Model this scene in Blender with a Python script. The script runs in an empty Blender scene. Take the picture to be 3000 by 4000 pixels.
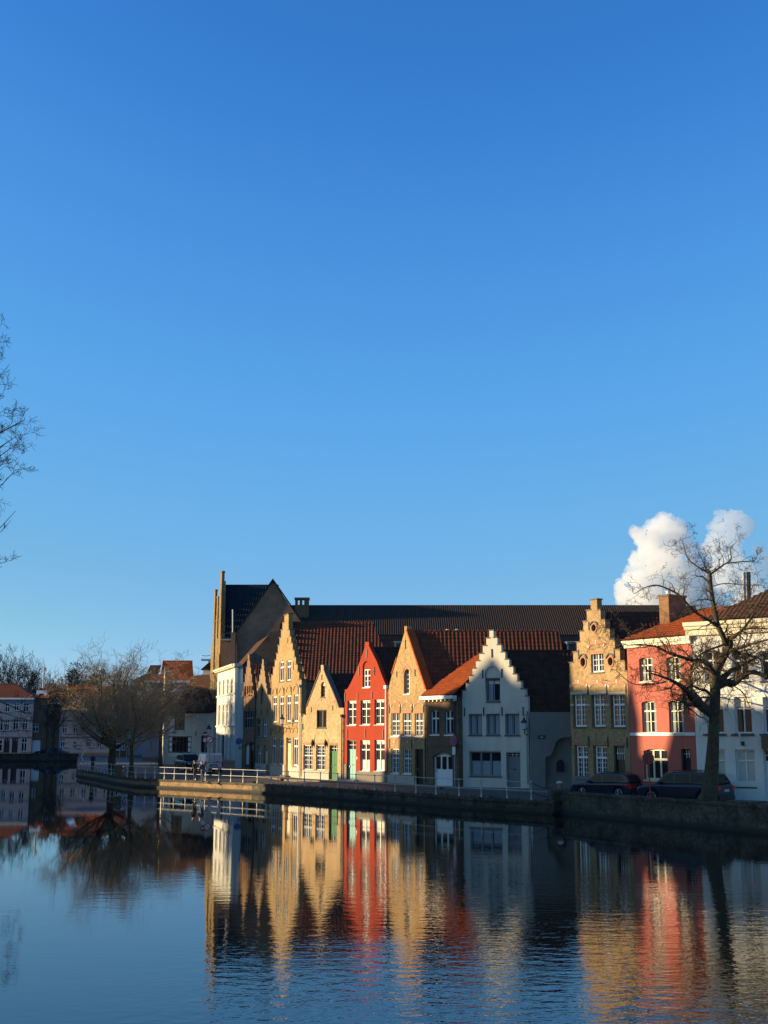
import bpy, bmesh, math, random
from mathutils import Vector, Matrix
from mathutils.geometry import tessellate_polygon
R = math.radians
sc = bpy.context.scene
# ---------------------------------------------------------------- camera
F = 4700.0                       # focal length in photo pixels (photo 3000 x 4000)
PITCH = math.atan(880.0 / F)
CAMZ = 4.4                       # eye above the water, on the bridge
camd = bpy.data.cameras.new('camera'); cam = bpy.data.objects.new('camera', camd)
sc.collection.objects.link(cam); sc.camera = cam
cam.location = (0, 0, CAMZ); cam.rotation_euler = (math.pi / 2 + PITCH, 0, 0)
camd.sensor_fit = 'HORIZONTAL'; camd.sensor_width = 36; camd.lens = 36 * F / 3000
camd.clip_start = 0.5; camd.clip_end = 30000
# ---------------------------------------------------------------- sun and sky
SUN = Vector((-1.0, -0.055, 0)).normalized(); EL = math.atan(0.17)
SUN = Vector((SUN.x * math.cos(EL), SUN.y * math.cos(EL), math.sin(EL)))
sd = bpy.data.lights.new('sun', 'SUN'); so = bpy.data.objects.new('sun', sd); sc.collection.objects.link(so)
so.rotation_euler = (-SUN).to_track_quat('-Z', 'Y').to_euler()
sd.energy = 5.0; sd.angle = R(0.5); sd.color = (1.0, 0.79, 0.46)
w = bpy.data.worlds.new('World'); sc.world = w; w.use_nodes = True
nt = w.node_tree; nt.nodes.clear()
sky = nt.nodes.new('ShaderNodeTexSky'); sky.sky_type = 'NISHITA'; sky.sun_disc = False
sky.sun_elevation = EL + R(3); sky.sun_rotation = math.atan2(SUN.x, SUN.y)
sky.altitude = 0; sky.air_density = 1.0; sky.dust_density = 0.3; sky.ozone_density = 3.0
# the clear polar-blue winter air of the photo: the sky model's colours graded channel by channel (values / 8)
dv = nt.nodes.new('ShaderNodeVectorMath'); dv.operation = 'SCALE'; dv.inputs['Scale'].default_value = 1 / 8
cv = nt.nodes.new('ShaderNodeRGBCurve')
GR = ([(0, 0), (.563, .15), (.763, .29), (.986, .41), (1.435, .62), (1.97, .84), (2.6, 1.12), (4.0, 2.2), (8, 5.5)],
      [(0, 0), (1.1, .80), (1.47, 1.19), (1.86, 1.50), (2.53, 1.80), (3.16, 1.98), (4.0, 2.5), (8, 5.0)],
      [(0, 0), (2.05, 2.4), (2.26, 2.68), (2.6, 3.0), (3.05, 3.28), (3.6, 3.34), (4.1, 3.2), (8, 3.6)])
for ci, pts in enumerate(GR):
    c = cv.mapping.curves[ci]
    while len(c.points) < len(pts): c.points.new(.5, .5)
    for p_, (x_, y_) in zip(c.points, pts): p_.location = (x_ / 8, y_ / 8); p_.handle_type = 'AUTO_CLAMPED'
cv.mapping.update()
bg = nt.nodes.new('ShaderNodeBackground'); bg.inputs[1].default_value = 0.13
mu = nt.nodes.new('ShaderNodeVectorMath'); mu.operation = 'SCALE'; mu.inputs['Scale'].default_value = 8
wo = nt.nodes.new('ShaderNodeOutputWorld')
nt.links.new(sky.outputs[0], dv.inputs[0]); nt.links.new(dv.outputs[0], cv.inputs['Color']); nt.links.new(cv.outputs[0], mu.inputs[0]); nt.links.new(mu.outputs[0], bg.inputs[0]); nt.links.new(bg.outputs[0], wo.inputs[0])
sc.view_settings.view_transform = 'Standard'; sc.view_settings.look = 'None'
sc.view_settings.exposure = 0.9; sc.view_settings.gamma = 1
sc.cycles.use_denoising = True
sc.cycles.max_bounces = 8; sc.cycles.diffuse_bounces = 3; sc.cycles.glossy_bounces = 4
sc.cycles.volume_bounces = 16; sc.cycles.transparent_max_bounces = 8
sc.cycles.caustics_reflective = False; sc.cycles.caustics_refractive = False

# ---------------------------------------------------------------- photo pixel -> 3D
FW = Vector((0, math.cos(PITCH), math.sin(PITCH))); UP = Vector((0, -math.sin(PITCH), math.cos(PITCH)))
CAM = Vector((0, 0, CAMZ))
def ray(px, py): return FW + Vector((1, 0, 0)) * ((px - 1500) / F) + UP * ((2000 - py) / F)
def G(px, py, z=1.0):
    d = ray(px, py); t = (z - CAMZ) / d.z; return CAM + d * t
def D(px, py, y):
    d = ray(px, py); return CAM + d * (y / d.y)
CR = dict(z1=(750, 2200, 2.3285), z2=(1100, 2350, 2.765), z3=(1450, 2400, 2.9493), z4=(1750, 2400, 2.9493), z5=(2100, 2300, 2.6024),
          z6=(2400, 2200, 2.3285), l1=(0, 2450, 3.6867), l2=(300, 2480, 3.8807), l3=(600, 2500, 4.0218), bg=(780, 2200, 3.95),
          z7=(2750, 2600, 4.0218), cl=(2350, 1950, 2.5523), im=(0, 0, 1.0))
def q(c, x, y): a = CR[c]; return (a[0] + x / a[2], a[1] + y / a[2])

# ---------------------------------------------------------------- mesh helpers
class MB:
    def __init__(s): s.v = []; s.f = []
    def add(s, vs, fs):
        o = len(s.v); s.v += [tuple(v) for v in vs]; s.f += [tuple(i + o for i in f) for f in fs]; return s
    def box(s, x0, y0, z0, x1, y1, z1):
        return s.add([(x0, y0, z0), (x1, y0, z0), (x1, y1, z0), (x0, y1, z0), (x0, y0, z1), (x1, y0, z1), (x1, y1, z1), (x0, y1, z1)],
                     [(0, 3, 2, 1), (4, 5, 6, 7), (0, 1, 5, 4), (1, 2, 6, 5), (2, 3, 7, 6), (3, 0, 4, 7)])
    def quad(s, a, b, c, d): return s.add([a, b, c, d], [(0, 1, 2, 3)])
    def prism(s, poly, y0, y1, sh=(0, 0)):
        """polygon in (x,z) extruded from y0 to y1; the far end shifted by sh"""
        n = len(poly)
        vs = [(x, y0, z) for x, z in poly] + [(x + sh[0], y1, z + sh[1]) for x, z in poly]
        tr = tessellate_polygon([[Vector((x, z, 0)) for x, z in poly]])
        fs = [tuple(t) for t in tr] + [tuple(i + n for i in reversed(t)) for t in tr]
        fs += [(i, (i + 1) % n, (i + 1) % n + n, i + n) for i in range(n)]
        return s.add(vs, fs)
    def slab(s, outline, holes, y0, y1, rev=0.3, hole_y1=None):
        loops = [[Vector((x, z, 0)) for x, z in outline]] + [[Vector((x, z, 0)) for x, z in h] for h in holes]
        flat = [p for l in loops for p in l]
        s.add([(p.x, y0, p.y) for p in flat], [tuple(t) for t in tessellate_polygon(loops)])
        for k, l in enumerate(loops):
            n = len(l); d = y1 if k == 0 else y0 + rev
            s.add([(p.x, y0, p.y) for p in l] + [(p.x, d, p.y) for p in l], [(i, i + n, (i + 1) % n + n, (i + 1) % n) for i in range(n)])
        l = loops[0]
        s.add([(p.x, y1, p.y) for p in l], [tuple(t) for t in tessellate_polygon([l])])
        return s
    def tube(s, pts, rad, n=6, cap=True):
        pts = [Vector(p) for p in pts]
        if not hasattr(rad, '__len__'): rad = [rad] * len(pts)
        rings = []; ref = None
        for i, p in enumerate(pts):
            t = (pts[min(i + 1, len(pts) - 1)] - pts[max(i - 1, 0)])
            if t.length < 1e-9: t = Vector((0, 0, 1))
            t.normalize()
            if ref is None: ref = Vector((1, 0, 0)) if abs(t.x) < .8 else Vector((0, 1, 0))
            a = (ref - t * ref.dot(t))
            if a.length < 1e-6: a = t.orthogonal()
            a.normalize(); b = t.cross(a); ref = a
            rings.append([p + (a * math.cos(2 * math.pi * k / n) + b * math.sin(2 * math.pi * k / n)) * rad[i] for k in range(n)])
        vs = [v for r in rings for v in r]
        fs = [(i * n + k, i * n + (k + 1) % n, (i + 1) * n + (k + 1) % n, (i + 1) * n + k) for i in range(len(pts) - 1) for k in range(n)]
        if cap: fs += [tuple(range(n - 1, -1, -1)), tuple((len(pts) - 1) * n + k for k in range(n))]
        return s.add(vs, fs)
    def lathe(s, prof, c=(0, 0, 0), n=10):
        vs = [(c[0] + r * math.cos(2 * math.pi * k / n), c[1] + r * math.sin(2 * math.pi * k / n), c[2] + z) for r, z in prof for k in range(n)]
        fs = [(i * n + k, i * n + (k + 1) % n, (i + 1) * n + (k + 1) % n, (i + 1) * n + k) for i in range(len(prof) - 1) for k in range(n)]
        fs += [tuple(range(n - 1, -1, -1)), tuple((len(prof) - 1) * n + k for k in range(n))]
        return s.add(vs, fs)
    def disc(s, c, r, ax='y', n=16, th=.02, r2=None):
        vs = []; r2 = r2 or r
        for dd in (0, th):
            for k in range(n):
                a = 2 * math.pi * k / n + (math.pi / n if n == 8 else 0); u, v = r * math.cos(a), r2 * math.sin(a)
                vs.append({'y': (c[0] + u, c[1] + dd, c[2] + v), 'x': (c[0] + dd, c[1] + u, c[2] + v)}[ax])
        return s.add(vs, [tuple(range(n)), tuple(range(2 * n - 1, n - 1, -1))] + [(k, (k + 1) % n, (k + 1) % n + n, k + n) for k in range(n)])
def link(o, parent=None):
    sc.collection.objects.link(o)
    if parent is not None: o.parent = parent
    return o
def build(name, mb, mat, parent=None, smooth=False, loc=None, rz=None, fixn=False):
    me = bpy.data.meshes.new(name); me.from_pydata(mb.v, [], mb.f)
    if fixn:
        bm = bmesh.new(); bm.from_mesh(me); bmesh.ops.recalc_face_normals(bm, faces=bm.faces); bm.to_mesh(me); bm.free()
    if mat: me.materials.append(mat)
    if smooth: me.polygons.foreach_set('use_smooth', [True] * len(me.polygons))
    me.update()
    o = bpy.data.objects.new(name, me); link(o, parent)
    if loc is not None: o.location = loc
    if rz is not None: o.rotation_euler = (0, 0, rz)
    return o
def tag(o, label=None, cat=None, group=None, kind=None):
    for k, v in (('label', label), ('category', cat), ('group', group), ('kind', kind)):
        if v: o[k] = v
    return o
def thing(name, label, cat, loc=(0, 0, 0), rz=0, group=None, kind=None):
    o = bpy.data.objects.new(name, None); o.empty_display_size = .3; link(o)
    o.location = loc; o.rotation_euler = (0, 0, rz); return tag(o, label, cat, group, kind)
def copy_tree(o, parent=None):
    c = o.copy(); sc.collection.objects.link(c); c.parent = parent
    for ch in list(o.children): copy_tree(ch, c)
    return c

# ---------------------------------------------------------------- materials
def newmat(name):
    m = bpy.data.materials.new(name); m.use_nodes = True; n = m.node_tree; n.nodes.clear()
    out = n.nodes.new('ShaderNodeOutputMaterial'); b = n.nodes.new('ShaderNodeBsdfPrincipled'); n.links.new(b.outputs[0], out.inputs[0])
    return m, n, b
def mixc(n, fac, a, b, typ='MIX'):
    m = n.nodes.new('ShaderNodeMix'); m.data_type = 'RGBA'; m.blend_type = typ
    for s, v in ((m.inputs[0], fac), (m.inputs[6], a), (m.inputs[7], b)):
        if isinstance(v, bpy.types.NodeSocket): n.links.new(v, s)
        elif hasattr(v, '__len__'): s.default_value = (v[0], v[1], v[2], 1)
        else: s.default_value = v
    return m.outputs[2]
def coords(n, mode='Object'):
    return n.nodes.new('ShaderNodeTexCoord').outputs[mode]
def noise(n, vec, scale, detail=4, rough=.6, lo=None, hi=None, vs=None):
    if vs:
        mp = n.nodes.new('ShaderNodeMapping'); mp.inputs['Scale'].default_value = vs; n.links.new(vec, mp.inputs[0]); vec = mp.outputs[0]
    t = n.nodes.new('ShaderNodeTexNoise'); t.inputs['Scale'].default_value = scale; t.inputs['Detail'].default_value = detail
    t.inputs['Roughness'].default_value = rough; n.links.new(vec, t.inputs['Vector']); o = t.outputs[0]
    if lo is not None:
        r = n.nodes.new('ShaderNodeMapRange'); r.inputs[1].default_value = lo; r.inputs[2].default_value = hi; n.links.new(o, r.inputs[0]); o = r.outputs[0]
    return o
def bump(n, b, h, strength=.5, dist=.02):
    k = n.nodes.new('ShaderNodeBump'); k.inputs['Strength'].default_value = strength; k.inputs['Distance'].default_value = dist
    n.links.new(h, k.inputs['Height']); n.links.new(k.outputs[0], b.inputs['Normal']); return k
def plain(name, col, rough=.6, metal=0, nz=.12, scale=6, spec=.5, bmp=0, coat=0):
    m, n, b = newmat(name); co = coords(n)
    f = noise(n, co, scale, 5)
    dk = tuple(c * (1 - nz * 2) for c in col); lt = tuple(min(1, c * (1 + nz)) for c in col)
    n.links.new(mixc(n, f, dk, lt), b.inputs['Base Color'])
    b.inputs['Roughness'].default_value = rough; b.inputs['Metallic'].default_value = metal; b.inputs['Specular IOR Level'].default_value = spec
    b.inputs['Coat Weight'].default_value = coat
    if bmp: bump(n, b, noise(n, co, scale * 4, 6), bmp, .03)
    return m
def xz_vec(n):
    co = coords(n); s = n.nodes.new('ShaderNodeSeparateXYZ'); n.links.new(co, s.inputs[0])
    a = n.nodes.new('ShaderNodeMath'); n.links.new(s.outputs[0], a.inputs[0]); n.links.new(s.outputs[1], a.inputs[1])
    c = n.nodes.new('ShaderNodeCombineXYZ'); n.links.new(a.outputs[0], c.inputs[0]); n.links.new(s.outputs[2], c.inputs[1])
    return co, c.outputs[0], s
def brick(name, c1, c2, mortar=(.30, .26, .2), blotch=(.12, .08, .05), bl=.55, bsc=3.0, dirt=.6):
    m, n, b = newmat(name); co, v, s = xz_vec(n)
    t = n.nodes.new('ShaderNodeTexBrick'); n.links.new(v, t.inputs['Vector'])
    t.inputs['Scale'].default_value = 1; t.inputs['Brick Width'].default_value = .24; t.inputs['Row Height'].default_value = .078
    t.inputs['Mortar Size'].default_value = .009; t.inputs['Bias'].default_value = -.1
    t.inputs['Color1'].default_value = (*c1, 1); t.inputs['Color2'].default_value = (*c2, 1); t.inputs['Mortar'].default_value = (*mortar, 1)
    f1 = noise(n, co, bsc * 1.15, 4, .8, .47, .66)                 # mottled single bricks
    k = n.nodes.new('ShaderNodeMath'); k.operation = 'MULTIPLY'; k.inputs[1].default_value = bl; n.links.new(f1, k.inputs[0])
    c = mixc(n, k.outputs[0], t.outputs[0], blotch)
    f2 = noise(n, co, .45, 5, .6, .38, .75)
    k2 = n.nodes.new('ShaderNodeMath'); k2.operation = 'MULTIPLY'; k2.inputs[1].default_value = dirt; n.links.new(f2, k2.inputs[0])
    c = mixc(n, k2.outputs[0], c, tuple(x * .35 for x in c1))
    n.links.new(c, b.inputs['Base Color']); b.inputs['Roughness'].default_value = .9; b.inputs['Specular IOR Level'].default_value = .15
    bump(n, b, t.outputs[1], -.4, .015)
    return m
def plaster(name, col, dirt=.3, dcol=(.2, .18, .15), rough=.85, streak=True):
    m, n, b = newmat(name); co = coords(n)
    f = noise(n, co, .5, 6, .65, .4, .75); g = noise(n, co, 2.2, 5, .6, .45, .8, (1, 1, .18) if streak else None)
    c = mixc(n, f, col, tuple(x * .86 for x in col))
    k = n.nodes.new('ShaderNodeMath'); k.operation = 'MULTIPLY'; k.inputs[1].default_value = dirt; n.links.new(g, k.inputs[0])
    n.links.new(mixc(n, k.outputs[0], c, dcol), b.inputs['Base Color'])
    b.inputs['Roughness'].default_value = rough; b.inputs['Specular IOR Level'].default_value = .2
    bump(n, b, noise(n, co, 9, 6), .35, .02)
    return m
def tile(name, c1, c2, moss=(.05, .05, .03), mo=.35):
    m, n, b = newmat(name); co = coords(n)
    t = n.nodes.new('ShaderNodeTexVoronoi'); t.inputs['Scale'].default_value = 3.2; n.links.new(co, t.inputs['Vector'])
    sp = n.nodes.new('ShaderNodeSeparateColor'); n.links.new(t.outputs['Color'], sp.inputs[0])
    c = mixc(n, sp.outputs[0], c1, c2)
    f = noise(n, co, .7, 6, .7, .45, .75)
    k = n.nodes.new('ShaderNodeMath'); k.operation = 'MULTIPLY'; k.inputs[1].default_value = mo; n.links.new(f, k.inputs[0])
    n.links.new(mixc(n, k.outputs[0], c, moss), b.inputs['Base Color'])
    b.inputs['Roughness'].default_value = .8; b.inputs['Specular IOR Level'].default_value = .12
    bump(n, b, noise(n, co, 12, 4), .2, .01)
    return m
M = {}
M['brick_tan'] = brick('tan_brick', (.36, .215, .11), (.26, .155, .075))
M['brick_gold'] = brick('golden_brick', (.50, .31, .125), (.38, .225, .085), blotch=(.14, .08, .035), bl=.7)
M['brick_buff'] = brick('buff_brick', (.48, .30, .13), (.36, .215, .09), blotch=(.16, .10, .055), bl=.75)
M['brick_speck'] = brick('speckled_brick', (.58, .39, .20), (.46, .285, .13), mortar=(.5, .38, .26), blotch=(.17, .09, .05), bl=.75, bsc=3)
M['brick_brown'] = brick('brown_brick', (.17, .095, .05), (.12, .065, .035), blotch=(.08, .05, .03))
M['brick_red'] = brick('old_red_brick', (.27, .12, .05), (.19, .08, .035), blotch=(.12, .05, .02))
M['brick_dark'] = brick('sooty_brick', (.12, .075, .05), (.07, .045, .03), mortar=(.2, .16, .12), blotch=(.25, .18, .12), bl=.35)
M['brick_hall'] = brick('hall_brick', (.30, .16, .095), (.23, .12, .07), blotch=(.12, .08, .05), bl=.4, bsc=1.5)
M['brick_tower'] = brick('tower_brick', (.30, .19, .07), (.24, .15, .055), blotch=(.2, .12, .05), bl=.4, bsc=1.5)
M['red_brick_trim'] = brick('trim_brick', (.38, .13, .06), (.32, .10, .05), mortar=(.5, .4, .3), bl=.2, dirt=.1)
M['white'] = plaster('white_render', (.62, .59, .54), .4, (.35, .3, .24))
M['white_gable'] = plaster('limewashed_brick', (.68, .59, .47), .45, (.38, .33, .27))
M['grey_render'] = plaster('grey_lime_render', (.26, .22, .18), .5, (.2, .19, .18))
M['blue_white'] = plaster('cool_white_render', (.76, .72, .66), .4, (.4, .4, .42))
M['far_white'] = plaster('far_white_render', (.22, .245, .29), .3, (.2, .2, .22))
M['red'] = plaster('red_paint', (.36, .046, .019), .35, (.22, .03, .015))
M['pink'] = plaster('pink_paint', (.46, .13, .095), .45, (.26, .08, .06))
M['plinth'] = plaster('grey_plinth', (.22, .19, .15), .4, (.1, .09, .08))
M['plinth_white'] = plaster('pale_plinth', (.46, .41, .33), .3, (.3, .26, .2))
M['tile_orange'] = tile('orange_pantile', (.38, .085, .022), (.29, .06, .016), mo=.12)
M['tile_red'] = tile('red_pantile', (.17, .048, .024), (.10, .032, .018), mo=.45)
M['tile_dark'] = tile('dark_pantile', (.085, .034, .022), (.05, .024, .017), mo=.45)
M['tile_brown'] = tile('brown_pantile', (.12, .055, .03), (.07, .035, .02), mo=.4)
M['slate'] = tile('slate', (.022, .024, .030), (.012, .013, .018), moss=(.02, .02, .02))
M['corrugated'] = plain('weathered_sheet', (.085, .058, .043), .8, nz=.2, scale=2, spec=.1)
M['paint_white'] = plain('white_paint', (.76, .74, .71), .45, nz=.04)
M['paint_cream'] = plain('cream_paint', (.66, .58, .42), .5, nz=.05)
M['paint_grey'] = plain('grey_paint', (.20, .20, .205), .5, nz=.08)
M['paint_brown'] = plain('dark_timber', (.035, .022, .018), .5)
M['paint_green'] = plain('green_paint', (.035, .15, .055), .45, nz=.1)
M['paint_teal'] = plain('teal_paint', (.13, .36, .33), .5, nz=.08)
M['paint_black'] = plain('black_paint', (.012, .014, .018), .35)
M['iron'] = plain('black_iron', (.02, .02, .022), .5, nz=.1)
M['rail'] = plain('galvanised_rail', (.50, .47, .43), .45, metal=.2, nz=.15, scale=20)
M['zinc'] = plain('zinc', (.35, .37, .40), .45, metal=.5, nz=.15)
M['stone'] = plain('sill_stone', (.12, .11, .10), .8, nz=.2, bmp=.3)
M['stone_pale'] = plain('pale_stone', (.50, .44, .35), .8, nz=.12, bmp=.2)
M['coping'] = plain('coping_stone', (.14, .11, .085), .85, nz=.2, bmp=.3)
M['curtain'] = plain('net_curtain', (.70, .66, .55), .9, nz=.1, scale=14)
M['curtain_grey'] = plain('grey_curtain', (.30, .33, .34), .9, nz=.15, scale=12)
M['blind'] = plain('pale_blind', (.52, .50, .44), .8, nz=.04)
M['rubber'] = plain('tyre_rubber', (.012, .012, .012), .8)
M['alloy'] = plain('alloy', (.45, .45, .46), .3, metal=.8)
M['plate'] = plain('number_plate', (.55, .55, .52), .5)
M['red_lamp'] = plain('red_lens', (.55, .02, .01), .15)
M['clear_lamp'] = plain('clear_lens', (.6, .62, .65), .1)
M['sign_red'] = plain('sign_red', (.50, .03, .025), .4)
M['sign_blue'] = plain('sign_blue', (.02, .05, .22), .4)
M['sign_back'] = plain('sign_back', (.24, .07, .04), .6)
M['skin'] = plain('skin', (.55, .32, .22), .6, nz=.05)
M['hair'] = plain('dark_hair', (.05, .025, .015), .7)
M['hair_blond'] = plain('fair_hair', (.42, .26, .12), .7)
M['coat'] = plain('dark_coat', (.035, .035, .03), .9, nz=.2)
M['coat_blue'] = plain('navy_coat', (.03, .035, .06), .9, nz=.2)
M['denim'] = plain('denim', (.09, .13, .2), .9, nz=.2)
M['bag'] = plain('grey_bag', (.22, .24, .28), .9)
M['ivy'] = plain('evergreen', (.045, .06, .02), .8, nz=.35)
M['bin'] = plain('green_bin', (.02, .07, .05), .5)
def glass_mat():
    m, n, b = newmat('window_glass'); co = coords(n)
    n.links.new(mixc(n, noise(n, co, 1.5, 3), (.008, .009, .012), (.035, .035, .04)), b.inputs['Base Color'])
    b.inputs['Roughness'].default_value = .08; b.inputs['Specular IOR Level'].default_value = .16
    bump(n, b, noise(n, co, 1.2, 2), .12, .03); return m
M['glass'] = glass_mat()
def car_mat(name, col):
    m, n, b = newmat(name); b.inputs['Base Color'].default_value = (*col, 1); b.inputs['Roughness'].default_value = .28
    b.inputs['Metallic'].default_value = 0; b.inputs['Specular IOR Level'].default_value = .25; b.inputs['Coat Weight'].default_value = .4; b.inputs['Coat Roughness'].default_value = .04; return m
M['car_blue'] = car_mat('midnight_blue_paint', (.012, .018, .035)); M['car_black'] = car_mat('black_car_paint', (.012, .012, .014))
M['car_white'] = car_mat('white_van_paint', (.62, .62, .62)); M['car_white'].node_tree.nodes['Principled BSDF'].inputs['Metallic'].default_value = 0
M['car_red'] = car_mat('red_car_paint', (.25, .02, .02)); M['car_mid'] = car_mat('blue_car_paint', (.04, .07, .14))
def bark_mat():
    m, n, b = newmat('bark'); co = coords(n)
    f = noise(n, co, 5, 6, .7, .35, .7); g = noise(n, co, 1.4, 4, .6, .5, .62)
    c = mixc(n, f, (.045, .032, .021), (.115, .085, .055)); c = mixc(n, g, c, (.08, .075, .04))
    n.links.new(c, b.inputs['Base Color']); b.inputs['Roughness'].default_value = .9; b.inputs['Specular IOR Level'].default_value = .15
    bump(n, b, noise(n, co, 14, 6, vs=(1, 1, .35)), .8, .03); return m
M['bark'] = bark_mat()
M['twig'] = plain('twig', (.34, .24, .13), .85, nz=.3, scale=1.2, spec=.2)
M['twig_brown'] = plain('brown_twig', (.12, .082, .05), .85, nz=.3, scale=1.2, spec=.1)
M['twig_dark'] = plain('dark_twig', (.085, .062, .045), .9, nz=.3, scale=1.2, spec=.1)
def stonewall_mat(name, c1, c2, moss, mo=.6):
    m, n, b = newmat(name); co, v, s = xz_vec(n)
    t = n.nodes.new('ShaderNodeTexBrick'); n.links.new(v, t.inputs['Vector'])
    t.inputs['Scale'].default_value = 1; t.inputs['Brick Width'].default_value = .32; t.inputs['Row Height'].default_value = .1; t.inputs['Mortar Size'].default_value = .012
    t.inputs['Color1'].default_value = (*c1, 1); t.inputs['Color2'].default_value = (*c2, 1); t.inputs['Mortar'].default_value = (*[x * .7 for x in c1], 1)
    f = noise(n, co, 1.1, 8, .75, .42, .62); g = noise(n, co, 6, 6, .7, .45, .7)
    c = mixc(n, g, t.outputs[0], tuple(min(1, x * 1.9) for x in c1))
    k = n.nodes.new('ShaderNodeMath'); k.operation = 'MULTIPLY'; k.inputs[1].default_value = mo; n.links.new(f, k.inputs[0])
    c = mixc(n, k.outputs[0], c, moss)
    # wet band just above the water line: a mark on the wall itself
    r = n.nodes.new('ShaderNodeMapRange'); r.inputs[1].default_value = .30; r.inputs[2].default_value = .12; n.links.new(s.outputs[2], r.inputs[0])
    n.links.new(mixc(n, r.outputs[0], c, (.018, .018, .013)), b.inputs['Base Color'])
    b.inputs['Roughness'].default_value = .85
    bump(n, b, g, .7, .04); return m
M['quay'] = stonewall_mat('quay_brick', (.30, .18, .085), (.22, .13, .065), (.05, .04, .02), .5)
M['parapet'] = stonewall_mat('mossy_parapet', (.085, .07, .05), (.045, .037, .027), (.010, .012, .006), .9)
def cobble_mat():
    m, n, b = newmat('cobbles'); co = coords(n)
    t = n.nodes.new('ShaderNodeTexVoronoi'); t.inputs['Scale'].default_value = 6; n.links.new(co, t.inputs['Vector'])
    sp = n.nodes.new('ShaderNodeSeparateColor'); n.links.new(t.outputs['Color'], sp.inputs[0])
    c = mixc(n, sp.outputs[0], (.055, .042, .030), (.09, .07, .05))
    c = mixc(n, noise(n, co, .35, 5, .6, .4, .7), c, (.045, .04, .034))
    n.links.new(c, b.inputs['Base Color']); b.inputs['Roughness'].default_value = .75
    bump(n, b, t.outputs[0], -.4, .03); return m
M['cobble'] = cobble_mat()
M['pave'] = plain('pavement_slab', (.19, .14, .095), .85, nz=.2, scale=3, bmp=.2)
M['grass'] = plain('bank_grass', (.035, .05, .018), .95, nz=.4, scale=3, bmp=.6)
def water_mat():
    m, n, b = newmat('canal_water'); co = coords(n)
    b.inputs['Base Color'].default_value = (.004, .006, .007, 1); b.inputs['Roughness'].default_value = .018
    b.inputs['IOR'].default_value = 1.42; b.inputs['Specular IOR Level'].default_value = .5
    def mth(op, a, c):
        k = n.nodes.new('ShaderNodeMath'); k.operation = op
        for i, v in enumerate((a, c)):
            if isinstance(v, bpy.types.NodeSocket): n.links.new(v, k.inputs[i])
            else: k.inputs[i].default_value = v
        return k.outputs[0]
    gust = noise(n, co, .05, 3, .5, .40, .62, (1, .7, 1))          # breeze patches
    gust = mth('ADD', mth('MULTIPLY', gust, .8), .2)
    s = n.nodes.new('ShaderNodeSeparateXYZ'); n.links.new(co, s.inputs[0])
    r = n.nodes.new('ShaderNodeMapRange'); r.inputs[1].default_value = -9; r.inputs[2].default_value = 0   # lee of the left bank is calmer
    n.links.new(s.outputs[0], r.inputs[0]); lee = mth('ADD', mth('MULTIPLY', r.outputs[0], .65), .35)
    r2 = n.nodes.new('ShaderNodeMapRange'); r2.inputs[1].default_value = 55; r2.inputs[2].default_value = 28; n.links.new(s.outputs[1], r2.inputs[0])
    mid = mth('ADD', mth('MULTIPLY', r2.outputs[0], .60), .11)
    amp = mth('MULTIPLY', mth('MULTIPLY', gust, lee), mid)
    n1 = noise(n, co, 2.2, 3, .55, vs=(.75, 1.5, 1)); n2 = noise(n, co, 7.0, 2, .5, vs=(.8, 1.3, 1)); n3 = noise(n, co, .55, 2, .5, vs=(.5, 1.6, 1))
    h = mth('ADD', mth('ADD', mth('MULTIPLY', n1, .55), mth('MULTIPLY', n2, .10)), mth('MULTIPLY', n3, .5))
    h = mth('MULTIPLY', h, amp)
    r3 = n.nodes.new('ShaderNodeMapRange'); r3.inputs[1].default_value = 30; r3.inputs[2].default_value = 21; n.links.new(s.outputs[1], r3.inputs[0])
    r4 = n.nodes.new('ShaderNodeMapRange'); r4.inputs[1].default_value = -5.5; r4.inputs[2].default_value = -1.5; n.links.new(s.outputs[0], r4.inputs[0])
    cr = noise(n, co, 2.6, 3, .55, vs=(.9, 1.1, 1)); h = mth('ADD', h, mth('MULTIPLY', cr, mth('MULTIPLY', mth('MULTIPLY', r3.outputs[0], r4.outputs[0]), .42)))   # cat's-paws of wind
    bump(n, b, h, 1.0, .030); return m
M['water'] = water_mat()
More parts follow.
